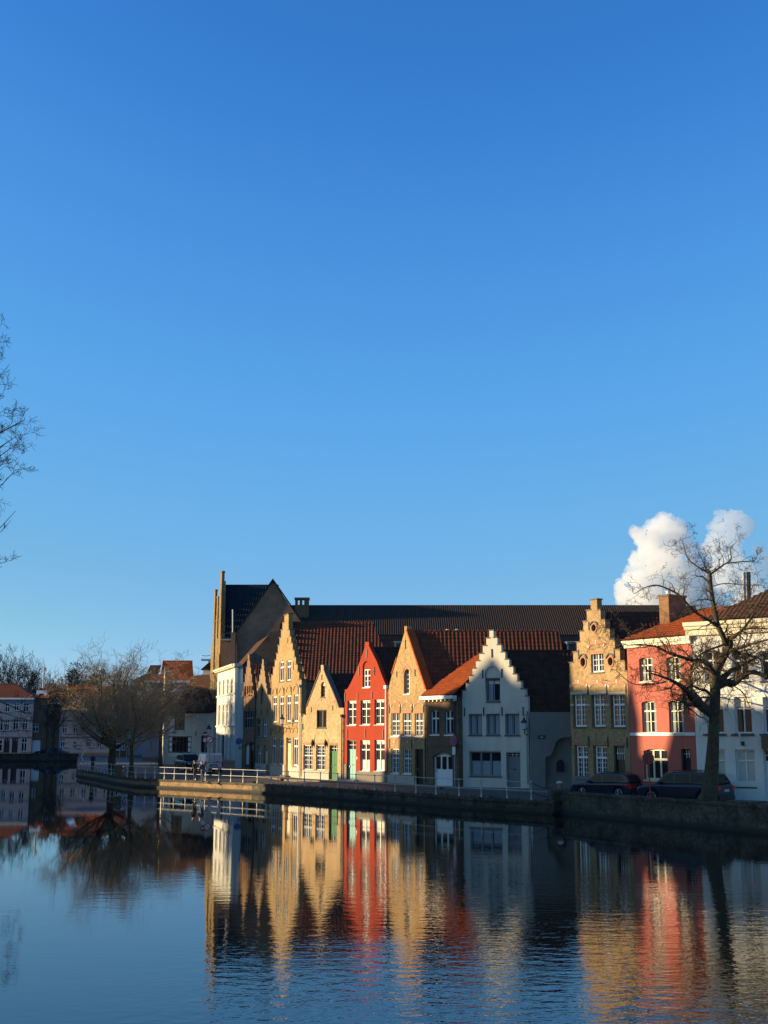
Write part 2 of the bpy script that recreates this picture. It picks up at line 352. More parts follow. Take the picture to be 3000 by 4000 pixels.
# ---------------------------------------------------------------- houses
def arc_top(u0, v0, u1, v1, rise, n=8):
    """opening with a segmental or round head; v1 is the crown"""
    c = (u0 + u1) / 2; hw = (u1 - u0) / 2; r = (hw * hw + rise * rise) / (2 * rise); cz = v1 - r; a = math.asin(min(1, hw / r))
    if rise > hw * .98: a = math.pi / 2
    return [(u0, v0), (u1, v0)] + [(c + r * math.sin(a * (1 - 2 * k / n)), cz + r * math.cos(a * (1 - 2 * k / n))) for k in range(n + 1)]
class House:
    def __init__(s, name, label, A, B, wallmat, group='houses along the canal', z=1.0, cat='house'):
        s.A = G(*A, z); s.B = G(*B, z); s.z = z
        U = (s.B - s.A); U.z = 0; s.W = U.length; U.normalize(); s.U = U; s.N = Vector((U.y, -U.x, 0)); s.rz = math.atan2(U.y, U.x)
        s.root = thing(name, label, cat, s.A, s.rz, group); s.wallmat = wallmat; s.holes = []
        s.E = Vector((math.cos(s.rz), -math.sin(s.rz), 0))       # world +X in house axes
        s.Wd = lambda v: Vector((v[0] * U.x - v[1] * s.N.x, v[0] * U.y - v[1] * s.N.y, v[2]))
    def uv(s, px, py, w=0.0):
        d = ray(px, py); P = s.A - s.N * w; t = (P - CAM).dot(s.N) / d.dot(s.N); X = CAM + d * t - s.A
        return (X.dot(s.U), X.z)
    def q(s, c, x, y): return s.uv(*q(c, x, y))
    def at_y(s, px, py, wy):
        """point seen at this pixel on the world plane y = wy, in house axes"""
        X = D(px, py, wy) - s.A; return Vector((X.dot(s.U), -X.dot(s.N), X.z))
    def at_u(s, px, py, u):
        d = ray(px, py); P = s.A + s.U * u; t = (P - CAM).dot(s.U) / d.dot(s.U); X = CAM + d * t - s.A
        return (-X.dot(s.N), X.z)
    def rect(s, c, x0, y0, x1, y1):
        a = s.q(c, x0, (y0)); b = s.q(c, x1, y1); return (a[0], min(a[1], b[1]), b[0], max(a[1], b[1]))
    def steps(s, L, Rr):
        """stepped gable from pixel lists: left steps going up (left edge, top), right steps going down (right edge, top)"""
        o = [(0, 0)]; pv = None; self_L = [s.uv(*p) for p in L]; self_R = [s.uv(*p) for p in Rr]
        left = []
        for k, (u, v) in enumerate(self_L):
            if k == 0: u = 0
            if pv is not None: left.append((u, pv))
            left.append((u, v)); pv = v
        right = []; n = len(self_R)
        for k, (u, v) in enumerate(self_R):
            if k == n - 1: u = s.W
            right.append((u, v))
            if k < n - 1: right.append((u, self_R[k + 1][1]))
        if right[0][1] != pv: right[0] = (right[0][0], pv)
        return [(0, 0), (s.W, 0)] + right[::-1] + left[::-1]
    def wall(s, outline, th=.4, mat=None, rev=.26):
        s.holes = [[(min(s.W - .06, max(.06, u)), max(.03, v)) for u, v in h] for h in s.holes]
        s.outline = outline; s.th = th
        mb = MB(); mb.slab(outline, s.holes, 0, th, rev)
        return build('wall', mb, mat or s.wallmat, s.root, fixn=False)
    def copings(s, proud=.05, h=.07, mat=None, minv=2.5):
        o = s.outline
        for a, b in zip(o, o[1:] + o[:1]):
            if abs(a[1] - b[1]) < .02 and .08 < abs(a[0] - b[0]) < 2.5 and a[1] > minv:
                u0, u1 = sorted((a[0], b[0])); build('coping_stone', MB().box(u0 - proud, -proud, a[1] + .002, u1 + proud, s.th + proud, a[1] + h), mat or M['coping'], s.root)
    def rake(s, a, b, mat=None, wd=.06, h=.09):
        """sloping coping along the outline from a to b"""
        mb = MB(); n = Vector((-(b[1] - a[1]), b[0] - a[0])).normalized()
        if n.y < 0: n = -n
        A = Vector(a) + n * .003; B = Vector(b) + n * .003
        mb.prism([(A.x, A.y), (B.x, B.y), (B.x + n.x * h, B.y + n.y * h), (A.x + n.x * h, A.y + n.y * h)], -wd, s.th + wd)
        return build('coping', mb, mat or M['coping'], s.root)
    def window(s, r, mull=1, trans=.36, nx=2, nyt=2, nyb=3, fr=.07, bar=.07, thin=.028, mat=None, rise=0, depth=.13, cur=None, sill=True, glass=None, name='window', hole=None, sillmat=None):
        u0, v0, u1, v1 = r
        s.holes.append(hole or (arc_top(u0, v0, u1, v1, rise) if rise else [(u0, v0), (u1, v0), (u1, v1), (u0, v1)]))
        W, H = u1 - u0, v1 - v0; mb = MB(); y0, y1 = depth, depth + .07; mat = mat or M['paint_white']
        mb.box(u0, y0, v0, u0 + fr, y1, v1); mb.box(u1 - fr, y0, v0, u1, y1, v1)
        mb.box(u0 + fr, y0, v0, u1 - fr, y1, v0 + fr); mb.box(u0 + fr, y0, v1 - fr, u1 - fr, y1, v1)
        iu0, iu1, iv0, iv1 = u0 + fr, u1 - fr, v0 + fr, v1 - fr
        ms = [iu0 + (iu1 - iu0) * (k + 1) / (mull + 1) for k in range(mull)]
        for m in ms: mb.box(m - bar / 2, y0 - .012, iv0, m + bar / 2, y1 - .004, iv1)
        tv = iv1 - (iv1 - iv0) * trans if trans else None
        if tv: mb.box(iu0, y0 - .02, tv - bar * .6, iu1, y1 - .008, tv + bar * .6)
        eds = [iu0] + ms + [iu1]
        for a, b in zip(eds, eds[1:]):
            for k in range(1, nx): x = a + (b - a) * k / nx; mb.box(x - thin / 2, y0 + .02, iv0, x + thin / 2, y1 - .012, iv1)
        zones = [(iv0, tv, nyb), (tv, iv1, nyt)] if tv else [(iv0, iv1, nyb)]
        for a, b, n in zones:
            for k in range(1, n): z = a + (b - a) * k / n; mb.box(iu0, y0 + .022, z - thin / 2, iu1, y1 - .014, z + thin / 2)
        f = build(name, mb, mat, s.root)
        g = MB().box(u0 + .005, y1 - .02, v0 + .005, u1 - .005, y1 + .01, v1 - .005); build('pane', g, glass or M['glass'], f)
        if cur:
            for (a, b, c, d, cm) in cur:                 # fractions of the opening, in front of the dark room
                cb = MB(); n = 10; x0, x1 = u0 + W * a, u0 + W * c
                for k in range(n):
                    xa, xb = x0 + (x1 - x0) * k / n, x0 + (x1 - x0) * (k + 1) / n
                    yy = [y1 - .024 - .006 * (j % 2) for j in (k, k + 1)]
                    cb.quad((xa, yy[0], v0 + H * b), (xb, yy[1], v0 + H * b), (xb, yy[1], v0 + H * d), (xa, yy[0], v0 + H * d))
                build('curtain', cb, M[cm], f)
        if sill:
            build('sill', MB().box(u0 - .05, -.06, v0 - .09, u1 + .05, depth, v0 - .001), sillmat or M['stone'], f)
        return f
    def door(s, r, mat, fan=.2, plank=5, rise=0, depth=.16, fmat=None, label=None, handle=True, nx=3, leaves=1):
        u0, v0, u1, v1 = r; s.holes.append(arc_top(u0, v0, u1, v1, rise) if rise else [(u0, v0), (u1, v0), (u1, v1), (u0, v1)])
        H = v1 - v0; fmat = fmat or mat; tv = v1 - H * fan
        fr = MB(); fr.box(u0, depth, v0, u0 + .06, depth + .1, v1); fr.box(u1 - .06, depth, v0, u1, depth + .1, v1); fr.box(u0 + .06, depth, v1 - .06, u1 - .06, depth + .1, v1)
        if fan: fr.box(u0 + .06, depth, tv - .04, u1 - .06, depth + .1, tv + .04)
        lf = MB(); x0, x1 = u0 + .06, u1 - .06; n = plank * leaves
        for k in range(n):
            a, b = x0 + (x1 - x0) * k / n, x0 + (x1 - x0) * (k + 1) / n
            lf.box(a + .006, depth + .03 + (0 if k % 2 else .006), v0 + .02, b - .006, depth + .08, tv - .04 if fan else v1 - .06)
        lf.box(x0, depth + .05, v0 + .01, x1, depth + .09, tv if fan else v1 - .05)
        d = build('door', lf, mat, s.root)
        if label: d['label'] = label
        build('door_frame', fr, fmat, d)
        if fan:
            f = MB()
            for k in range(1, nx): x = x0 + (x1 - x0) * k / nx; f.box(x - .018, depth + .02, tv + .04, x + .018, depth + .06, v1 - .06)
            f.box(x0, depth + .022, (tv + v1) / 2 - .015, x1, depth + .055, (tv + v1) / 2 + .015)
            build('fanlight', f, M['paint_white'], d); build('pane', MB().box(x0, depth + .055, tv + .04, x1, depth + .07, v1 - .06), M['glass'], d)
        if handle:
            build('handle', MB().box(u0 + .14, depth - .03, v0 + 1.0, u0 + .19, depth + .03, v0 + 1.12), M['alloy'], d)
            build('letter_slot', MB().box((u0 + u1) / 2 - .12, depth + .01, v0 + 1.15, (u0 + u1) / 2 + .12, depth + .03, v0 + 1.22), M['iron'], d)
        return d
    def anchor(s, c, x, y0, y1, tilt=0):
        a = s.q(c, x, y0); b = s.q(c, x, y1); u = (a[0] + b[0]) / 2
        mb = MB(); mb.box(u - .035, -.05, b[1], u + .035, -.004, a[1])
        return build('wall_anchor', mb, M['iron'], s.root)
    def panel(s, name, c, x0, y0, x1, y1, mat, pr=.03, rise=0):
        r = s.rect(c, x0, y0, x1, y1); mb = MB()
        if rise: mb.prism(arc_top(*r, rise), -pr, -.002)
        else: mb.box(r[0], -pr, r[1], r[2], -.002, r[3])
        return build(name, mb, mat, s.root)
    def arch(s, u0, u1, v, rise, th=.18, mat=None, pr=.03, keys=3, keymat=None, n=15):
        """relief arch of bricks over an opening, with pale key blocks"""
        c = (u0 + u1) / 2; hw = (u1 - u0) / 2; r = (hw * hw + rise * rise) / (2 * rise); cz = v + rise - r; a = math.asin(min(1, hw / r))
        P = lambda t, rr: (c + rr * math.sin(t), cz + rr * math.cos(t)); mb = MB(); kb = MB()
        for k in range(n):
            t0, t1 = -a + 2 * a * k / n, -a + 2 * a * (k + 1) / n
            tgt = kb if (keys and k in (0, n // 2, n - 1)) else mb; p = pr + (.015 if tgt is kb else 0)
            tgt.prism([P(t0, r), P(t1, r), P(t1, r + th), P(t0, r + th)], -p, -.002)
        o = build('relief_arch', mb, mat or M['red_brick_trim'], s.root)
        if kb.v: build('key_block', kb, keymat or M['stone_pale'], o)
        return o
    def pipe(s, u, v0, v1, mat=None, r=.05, pr=.1):
        mb = MB(); mb.tube([(u, -pr, v0), (u, -pr, v1)], r, 8)
        z = v0 + .5
        while z < v1: mb.tube([(u, -pr, z), (u, -pr, z + .05)], r * 1.4, 8); z += 1.6
        mb.box(u - r * 2.4, -pr - r * 2, v1 - .02, u + r * 2.4, -.004, v1 + .22)
        return build('drainpipe', mb, mat or M['zinc'], s.root)
    def body(s, L, vL, vR, up, vp, mat=None, y0=None, inset=.1, eave=False):
        """the house behind its facade, extruded along world +X (the plots lie askew to the quay)"""
        y0 = s.th if y0 is None else y0; n = 5; E_ = s.E
        P = [Vector(p) for p in ((0, y0, 0), (s.W, y0, 0), (s.W, y0, vR), (up, y0, vp - inset), (0, y0, vL))]
        xe = (P[1] if eave else P[3]).dot(E_) + L
        far_ = [p + E_ * max(.3, xe - p.dot(E_)) for p in P]
        mb = MB(); mb.add(P + far_, [(0, 1, 2, 3, 4), (9, 8, 7, 6, 5)] + [(i, (i + 1) % n, (i + 1) % n + n, i + n) for i in range(n)])
        return build('side_wall', mb, mat or s.wallmat, s.root, fixn=True)
    def roof(s, L, vL, vR, up, vp, mat, rib=.26, row=.34, amp=.035, hip=None, left=True, y0=None, ov=.15, name='roof', eave=False):
        if eave: L = L + (Vector((s.W, 0, 0)) - Vector((up, 0, 0))).dot(s.E)
        y0 = s.th if y0 is None else y0; o = None
        Rg = Vector((up, y0, vp))
        for side in ((0, 1) if left else (1,)):
            Ev = Vector((s.W + ov * .0, y0, vR)) if side else Vector((0, y0, vL))
            b = Rg - Ev; dn = b.copy(); dn = (Ev - (Rg + s.E * (Ev - Rg).dot(s.E)))      # down-slope, square to the ridge
            sl = dn.normalized(); Ev2 = Rg + dn + sl * ov
            lo = min(0, (Ev - Rg).dot(s.E)) - .2; hi = L + max(0, (Ev - Rg).dot(s.E))
            P = Rg + s.E * lo + dn + sl * ov
            planes = [((0, y0 - .002, 0), (0, 1, 0))]
            if hip is not None and side:
                a = Rg + s.E * L; c = Rg + s.E * (L + hip) + dn
                n = (c - a).cross(sl.cross(s.E)); 
                if n.dot(s.E) > 0: n = -n
                planes.append((a, n))
            elif side == 1: planes.append((Rg + s.E * L, -s.E))
            ob = tiles(P, s.E, -sl, hi - lo, dn.length + ov, mat, s.root, rib, row, amp, planes, name='roof' if o is None else 'roof_slope')
            o = o or ob
        # ridge tiles
        mb = MB(); k = 0.0
        while k < L: mb.tube([Rg + s.E * k + Vector((0, 0, .0)), Rg + s.E * min(L, k + .36) + Vector((0, 0, .015))], [.11, .13], 8); k += .36
        build('ridge_tiles', mb, mat, o)
        return o
def tiles(P, a, up, La, Lu, mat, parent, rib=.26, row=.34, amp=.035, planes=(), name='roof', seg=6, th=.05, sharp=1.3):
    """pantile sheet: P corner at the eave, a along the ridge, up the slope (unit vectors)"""
    a = Vector(a).normalized(); up = Vector(up).normalized(); n = a.cross(up)
    if n.z < 0: n = -n
    vs = []; fs = []
    nr = max(1, int(round(La / rib))) * seg; rows = max(1, int(round(Lu / row))) if row else 1
    prof = [amp * (0.5 + 0.5 * math.cos(2 * math.pi * k / seg)) ** sharp for k in range(seg)]
    rh = Lu / rows; rnd = random.Random(7)
    for j in range(rows):
        for e in (0, 1):
            base = len(vs)
            for i in range(nr + 1):
                h = prof[i % seg] + (.028 if e == 0 and row else 0) + .06
                vs.append(P + a * (La * i / nr) + up * (rh * (j + e)) + n * h)
        b0 = len(vs) - 2 * (nr + 1)
        fs += [(b0 + i, b0 + i + 1, b0 + nr + 1 + i + 1, b0 + nr + 1 + i) for i in range(nr)]
        if j < rows - 1: fs += [(b0 + nr + 1 + i, b0 + nr + 2 + i, b0 + 2 * nr + 3 + i, b0 + 2 * nr + 2 + i) for i in range(nr)]
    b = len(vs); c = [P, P + a * La, P + a * La + up * Lu, P + up * Lu]; vs += c; fs.append((b, b + 1, b + 2, b + 3))
    me = bpy.data.meshes.new(name); me.from_pydata([tuple(v) for v in vs], [], fs)
    if planes:
        bm = bmesh.new(); bm.from_mesh(me)
        for co, no in planes:
            bmesh.ops.bisect_plane(bm, geom=bm.verts[:] + bm.edges[:] + bm.faces[:], plane_co=co, plane_no=no, clear_inner=True, clear_outer=False)
        bm.to_mesh(me); bm.free()
    me.materials.append(mat); me.update()
    return link(bpy.data.objects.new(name, me), parent)
def chimney(parent, x, y, z, w, d, h, mat, pots=2):
    mb = MB(); mb.box(x, y, z, x + w, y + d, z + h); mb.box(x - .05, y - .05, z + h + .002, x + w + .05, y + d + .05, z + h + .1)
    c = build('chimney', mb, mat, parent)
    for k in range(pots): build('chimney_pot', MB().lathe([(.11, 0), (.09, .35), (.11, .38)], (x + w * (k + .5) / pots, y + d / 2, z + h + .1), 8), M['tile_orange'], c)
    return c
def gutter_box(H, u0, u1, v0, v1, out=.35, mat=None, y1=0):
    mb = MB(); h = v1 - v0
    mb.prism([(0, 0)], 0, 0) if False else None
    mb.box(u0, -out * .45, v0, u1, y1 - .001, v0 + h * .45); mb.box(u0 - .03, -out * .75, v0 + h * .45, u1 + .03, y1 - .001, v0 + h * .7); mb.box(u0 - .06, -out, v0 + h * .7, u1 + .06, y1 - .001, v1)
    return build('cornice', mb, mat or M['paint_white'], H.root)

# --- white three-storey house at the bend
H = House('corner_house', 'tall white three-storey house with cornice where the street bends, behind the white van', (841, 2997), (918, 3009), M['white'])
ev = H.uv(918, 2607)[1]
for row, (y0a, y0b, y1a, y1b) in enumerate(((645, 612, 858, 836), (1022, 1008, 1335, 1335), (1488, 1488, 1935, 1925))):
    for k, (x0, x1) in enumerate((((1028, 1060), (1088, 1120), (1155, 1187), (1215, 1250)), ((1020, 1053), (1083, 1117), (1143, 1178), (1207, 1243)), ((1010, 1043), (1068, 1103), (1135, 1170), (1200, 1237)))[row]):
        t = k / 3; a = H.q('l3', x0, y0a + (y0b - y0a) * t); b = H.q('l3', x1, y1a + (y1b - y1a) * t)
        if row == 2 and k == 1: H.door((a[0], .05, b[0], a[1]), M['paint_black'], fan=.25)
        else: H.window((a[0], b[1], b[0], a[1]), mull=1, trans=.33, nx=1, nyt=1, nyb=1, cur=[(0.1, 0, .9, 1, 'curtain')] if row < 1 else [(.1, 0, .35, 1, 'curtain')], depth=.12)
H.wall([(0, 0), (H.W, 0), (H.W, ev), (0, ev)], th=.35)
ci = MB().box(-.1, -.4, ev, H.W + .02, -.001, ev + .12); ci.box(-.15, -.55, ev + .12, H.W + .02, -.001, ev + .32); build('cornice', ci, M['paint_cream'], H.root)
for vv in (H.q('l3', 1280, 838)[1], H.q('l3', 1280, 1345)[1]): build('string_course', MB().box(-.03, -.12, vv - .08, H.W, -.001, vv + .1), M['white'], H.root)
build('plinth', MB().box(-.01, -.03, 0, H.W, -.002, 1.0), M['paint_black'], H.root)
E = H.E; B0 = Vector((H.W, 0, 0))
# flank: a short white return, then the sooty gable that climbs with the roof
yB = H.B.y
def flank(name, pts, mat, wy, th=.3):
    """wall facing the camera on the world plane y = wy, given by photo pixels (None = drop to the ground)"""
    P = [D(px, py, wy) - H.A for px, py in pts]; mb = MB(); n = len(P)
    L = [(H.U.dot(p), -H.N.dot(p), p.z) for p in P]; dy = (-H.N.dot(Vector((0, th, 0)))); du = H.U.dot(Vector((0, th, 0)))
    L2 = [(x + du, y + dy, z) for x, y, z in L]
    tr = tessellate_polygon([[Vector((p[0], p[1], 0)) for p in pts]])
    mb.add(L + L2, [tuple(t) for t in tr] + [tuple(i + n for i in t) for t in tr] + [(i, (i + 1) % n, (i + 1) % n + n, i + n) for i in range(n)])
    return build(name, mb, mat, H.root)
flank('side_wall', [(918, 3012), (918, 2600), (949, 2600), (949, 3012)], M['white'], yB + .02, .5)
flank('side_gable', [(947, 3012), (947, 2599), (977, 2560), (1050, 2487), (1052, 2466), (1100, 2466), (1100, 3012)], M['brick_dark'], yB + .25, .3)
pa = H.at_y(949, 2599, yB + .6); pb = H.at_y(1052, 2484, yB + .6); pc = H.at_y(868, 2607, H.A.y + .2); 
Lr = Vector((-.22, .975, 0)); Lr = Vector((Lr.dot(H.U), -Lr.dot(H.N), 0)).normalized()
upv = (pb - pa); up2 = (upv - Lr * upv.dot(Lr)).normalized()
tiles(pa + up2 * -.5 + Lr * -.6, Lr, up2, 11, (upv - Lr * upv.dot(Lr)).length + .6, M['tile_brown'], H.root, .3, .4, .03)
build('eave_return', MB().box(H.W - .02, -.45, ev - .02, H.W + .75, .3, ev + .3), M['white'], H.root)

# --- narrow old red-brick stepped house
H = House('step_gable_house', 'narrow dark red brick house with ornate stepped gable right of the tall white corner house', (946, 3012), (996, 3016), M['brick_red'])
o = H.steps([q('z1', 450, 1215), q('z1', 456, 1165), q('z1', 470, 1090), q('z1', 482, 1015), q('z1', 492, 950), q('z1', 502, 890), q('z1', 508, 835)],
            [q('z1', 522, 835), q('z1', 528, 890), q('z1', 536, 950), q('z1', 545, 1010), q('z1', 554, 1090), q('z1', 562, 1160), q('z1', 571, 1215)])
r = H.rect('z1', 472, 1345, 560, 1500); H.window(r, mull=3, trans=.42, nx=1, nyt=1, nyb=1, mat=M['paint_grey'])
r = H.rect('z1', 485, 1640, 518, 1830); H.window(r, mull=0, trans=0, nx=1, nyb=3, rise=.3, cur=[(.05, 0, .95, 1, 'curtain')])
r = H.rect('z1', 526, 1630, 556, 1890); H.door((r[0], .05, r[2], r[3]), M['paint_black'], fan=.3)
for x in (478, 500, 520, 540):
    r = H.rect('z1', x, 1115, x + 12, 1210); H.holes.append(arc_top(*r, .12)); build('blind_niche', MB().box(r[0], .15, r[1], r[2], .2, r[3]), M['stone_pale'] if x in (500, 520) else M['brick_dark'], H.root)
H.wall(o, .35); H.copings(.04, .06)
vb = H.q('z1', 500, 1215)[1]; H.arch(.4, H.W - .3, vb - .3, .5, .16, keys=0, mat=M['brick_red'])
for x in (458, 520): H.anchor('z1', x, 1290, 1340)
rv = H.uv(971, 2600)[1]; H.body(3, vb, vb, H.W / 2, rv, M['brick_dark']); H.roof(3, vb, vb, H.W / 2, rv, M['tile_dark'])

# --- narrow tan house with pointed stepped gable
H = House('narrow_gable_house', 'slim tan brick house with a spiky stepped gable and tall arched niche', (996, 3016), (1055, 3024), M['brick_tan'])
o = H.steps([q('z1', 580, 1215), q('z1', 592, 1140), q('z1', 604, 1080), q('z1', 614, 1020), q('z1', 624, 970), q('z1', 634, 920), q('z1', 639, 880)],
            [q('z1', 652, 880), q('z1', 656, 930), q('z1', 662, 980), q('z1', 668, 1030), q('z1', 676, 1090), q('z1', 684, 1140), q('z1', 694, 1200)])
r = H.rect('z1', 625, 1135, 648, 1280); H.holes.append(arc_top(*r, .5)); build('blind_niche', MB().box(r[0], .15, r[1], r[2], .2, r[3]), M['brick_brown'], H.root)
for x0, y0, x1, y1 in ((588, 1415, 620, 1580), (645, 1410, 676, 1578), (596, 1660, 626, 1852)): H.window(H.rect('z1', x0, y0, x1, y1), mull=1, trans=.35, nx=1, nyt=1, nyb=1, mat=M['paint_white'] if x0 != 588 else M['paint_grey'])
r = H.rect('z1', 656, 1660, 686, 1900); H.door((r[0], .05, r[2], r[3]), M['paint_cream'], fan=.22)
H.wall(o, .35); H.copings(.04, .06)
build('plinth', MB().box(.05, -.05, 0, H.W - 1.6, -.002, .9), M['plinth_white'], H.root)
for x in (584, 634, 690): H.anchor('z1', x, 1330, 1385)
vb = H.q('z1', 640, 1200)[1]; rv = H.uv(1026, 2612)[1]; H.pipe(.06, .3, vb - .2, M['iron']); H.body(4, vb, vb, H.W / 2, rv, M['brick_dark']); H.roof(4, vb, vb, H.W / 2, rv, M['tile_dark'])

# --- wide golden stepped gable house
H = House('stepped_gable_house', 'wide golden brick house with tallest stepped gable, left of the low speckled house', (1055, 3025), (1173, 3041), M['brick_gold'])
o = H.steps([q('z1', 708, 1092), q('z1', 722, 1020), q('z1', 738, 950), q('z1', 754, 886), q('z1', 768, 824), q('z1', 782, 752), q('z1', 796, 682), q('z1', 810, 612), q('z1', 824, 546), q('z1', 840, 478)],
            [q('z1', 878, 478), q('z2', 75, 240), q('z2', 88, 305), q('z2', 103, 375), q('z2', 120, 447), q('z2', 138, 522), q('z2', 155, 600), q('z2', 172, 680), q('z2', 190, 762), q('z2', 208, 845)])
CU = [(.1, .1, .9, .98, 'curtain_grey')]
for c, x0, y0, x1, y1 in (('z1', 797, 895, 833, 1072), ('z1', 861, 887, 898, 1066), ('z1', 733, 1212, 768, 1448), ('z1', 796, 1208, 831, 1444), ('z1', 860, 1203, 896, 1442),
                          ('z2', 133, 1005, 176, 1297), ('z1', 727, 1588, 764, 1836), ('z1', 790, 1590, 827, 1838), ('z2', 125, 1470, 172, 1780)):
    H.window(H.rect(c, x0, y0, x1, y1), mull=1, trans=.28, nx=1, nyt=1, nyb=1, fr=.13, bar=.11, depth=.1)
r = H.rect('z2', 50, 1468, 95, 1900); H.door((r[0], .1, r[2], r[3]), M['paint_cream'], fan=.17, plank=2)
H.wall(o, .42); H.copings(.06, .08)
eV = H.q('z2', 205, 850)[1]
for k in range(4):
    wu = [H.q('z1', 750, 1300)[0], H.q('z1', 813, 1300)[0], H.q('z1', 878, 1300)[0], H.q('z2', 153, 1100)[0]][k]
    for vv in (H.q('z1', 813, 1180)[1], H.q('z1', 813, 1545)[1]): H.arch(wu - .85, wu + .85, vv, .42, .2, mat=M['brick_gold'], keys=0, pr=.06)
for c, x, y0, y1 in (('z1', 716, 1140, 1200), ('z1', 777, 1135, 1200), ('z1', 840, 1135, 1200), ('z2', 28, 930, 1020), ('z2', 107, 925, 1010), ('z2', 183, 920, 1000), ('z2', 130, 650, 740), ('z2', 70, 390, 450), ('z1', 722, 1500, 1560), ('z1', 838, 1500, 1560)): H.anchor(c, x, y0, y1)
for a, b in (('z1', 688), ('z1', 1000)): pass
for u0, u1 in ((.1, r[0] - .25), (r[2] + .3, H.W - .1)): build('plinth', MB().box(u0, -.06, 0, u1, -.002, 1.0), M['plinth_white'], H.root)
build('doorstep', MB().box(r[0] - .1, -.5, 0, r[2] + .1, -.004, .12), M['stone'], H.root)
H.pipe(H.W - .12, .2, eV - .6)
up = H.uv(1118, 2500)[0]; rv = H.uv(1118, 2434)[1]
H.body(7.2, eV, eV, up, rv, M['brick_brown']); H.roof(7.4, eV, eV, up, rv, M['tile_red'], rib=.3, hip=2.3)
lr = H.rect('z2', 95, 1240, 130, 1340)
GOLD = H

# --- low speckled house with the green door
H = House('low_gable_house', 'small pale speckled brick house with curved gable and green door', (1173, 3041), (1341, 3051), M['brick_speck'])
o = [(0, 0), (H.W, 0)] + [H.q('z2', *p) for p in ((641, 1235), (640, 1150), (620, 1145), (600, 1085), (560, 985), (510, 870), (475, 790), (458, 742), (456, 685), (424, 685), (424, 742), (405, 790), (370, 880), (325, 1000), (290, 1090), (275, 1138), (264, 1146), (264, 1222), (206, 1226))]
o[2] = (H.W, o[2][1]); o[3] = (H.W, o[3][1]); o[-1] = (0, o[-1][1])
H.window(H.rect('z2', 236, 1548, 332, 1820), mull=1, trans=.42, nx=2, nyt=3, nyb=3, sill=False); H.window(H.rect('z2', 372, 1548, 470, 1824), mull=1, trans=.42, nx=2, nyt=3, nyb=3, sill=False)
r = H.rect('z2', 516, 1550, 602, 1925); H.door((r[0], .05, r[2], r[3]), M['paint_green'], fan=.19, label='green plank door')
H.window(H.rect('z2', 380, 1172, 484, 1362), mull=1, trans=0, nx=1, nyb=1, mat=M['paint_brown'], bar=.2, sill=True)
H.window(H.rect('z2', 425, 868, 468, 1030), mull=0, trans=0, nx=1, nyb=4, rise=.25, mat=M['paint_brown'], cur=[(0.0, .75, 1, 1, 'curtain')])
H.wall(o, .35, rev=.2); H.copings(.05, .07)
for a, b in zip(o[4:10], o[5:11]): H.rake(a, b)
for a, b in zip(o[12:17], o[13:18]): H.rake(a, b)
for (x0, x1) in ((236, 332), (372, 470), (516, 602)): H.panel('lintel', 'z2', x0 - 8, 1522, x1 + 4, 1545, M['red_brick_trim'])
for x, y0, y1 in ((323, 1140, 1195), (555, 1122, 1175), (437, 788, 850), (232, 1320, 1385)): H.anchor('z2', x, y0, y1)
a = H.q('z2', 395, 1160); b = H.q('z2', 432, 1160); c = H.q('z2', 470, 1160)
H.arch(a[0], b[0], a[1] + .35, .5, .1, M['brick_speck'], keys=0); H.arch(b[0], c[0], a[1] + .35, .5, .1, M['brick_speck'], keys=0)
a = H.q('z2', 345, 1560); c = H.q('z2', 500, 1560); H.arch(a[0], c[0], a[1] + .25, .9, .14, M['brick_speck'], keys=0)
for x in (347, 488): u, v = H.q('z2', x, 1525); L = build('facade_ornament', MB().lathe([(.03, -.35), (.1, -.2), (.14, 0), (.08, .15), (.04, .3)], (u, -.14, v), 8), M['iron'], H.root)
u0 = H.q('z2', 236, 1800)[0]; build('plinth', MB().box(.35, -.04, 0, r[0] - .02, -.002, H.q('z2', 300, 1826)[1] - .02), M['plinth_white'], H.root); build('plinth', MB().box(r[2] + .02, -.04, 0, H.W - .02, -.002, H.q('z2', 300, 1838)[1]), M['plinth_white'], H.root)
eV = H.q('z2', 640, 1235)[1]; up = H.uv(1259, 2650)[0]; rv = H.uv(1259, 2636)[1]
H.pipe(.12, .2, eV + .1, M['paint_cream']); H.pipe(H.W - .14, .2, eV - .1, M['iron'])
H.body(6, eV, eV, up, rv, M['brick_dark']); H.roof(6, eV, eV, up, rv, M['tile_dark'])

# --- red house
H = House('red_house', 'bright red painted gabled house with white windows and a teal door', (1345, 3051), (1513, 3058), M['red'])
o = [(0, 0), (H.W, 0)] + [H.uv(*p) for p in (q('z3', 185, 838), q('z3', 170, 822), q('z3', 150, 780), q('z3', 110, 680), q('z3', 60, 545), q('z3', 0, 425), q('z2', 945, 490), q('z2', 942, 435), q('z2', 902, 435), q('z2', 898, 490), q('z2', 880, 548), q('z2', 840, 660), q('z2', 800, 762), q('z2', 760, 850), q('z2', 735, 900), q('z2', 716, 935), q('z2', 705, 947), q('z2', 672, 950))]
o[2] = (H.W, o[2][1]); o[-1] = (0, o[-1][1])
for c, x0, y0, x1, y1 in (('z2', 711, 1070, 806, 1333), ('z2', 854, 1065, 956, 1330), ('z3', 38, 980, 150, 1268)):
    H.window(H.rect(c, x0, y0, x1, y1), mull=1, trans=.34, nx=1, nyt=1, nyb=2, sillmat=M['paint_grey'], cur=[(.06, .88, .94, .97, 'curtain')])
for c, x0, y0, x1, y1 in (('z2', 850, 1496, 953, 1830), ('z3', 38, 1445, 153, 1805)):
    H.window(H.rect(c, x0, y0, x1, y1), mull=1, trans=.30, nx=1, nyt=1, nyb=1, sillmat=M['paint_grey'], cur=[(.06, .02, .94, .36, 'curtain'), (.06, .86, .94, .97, 'curtain')])
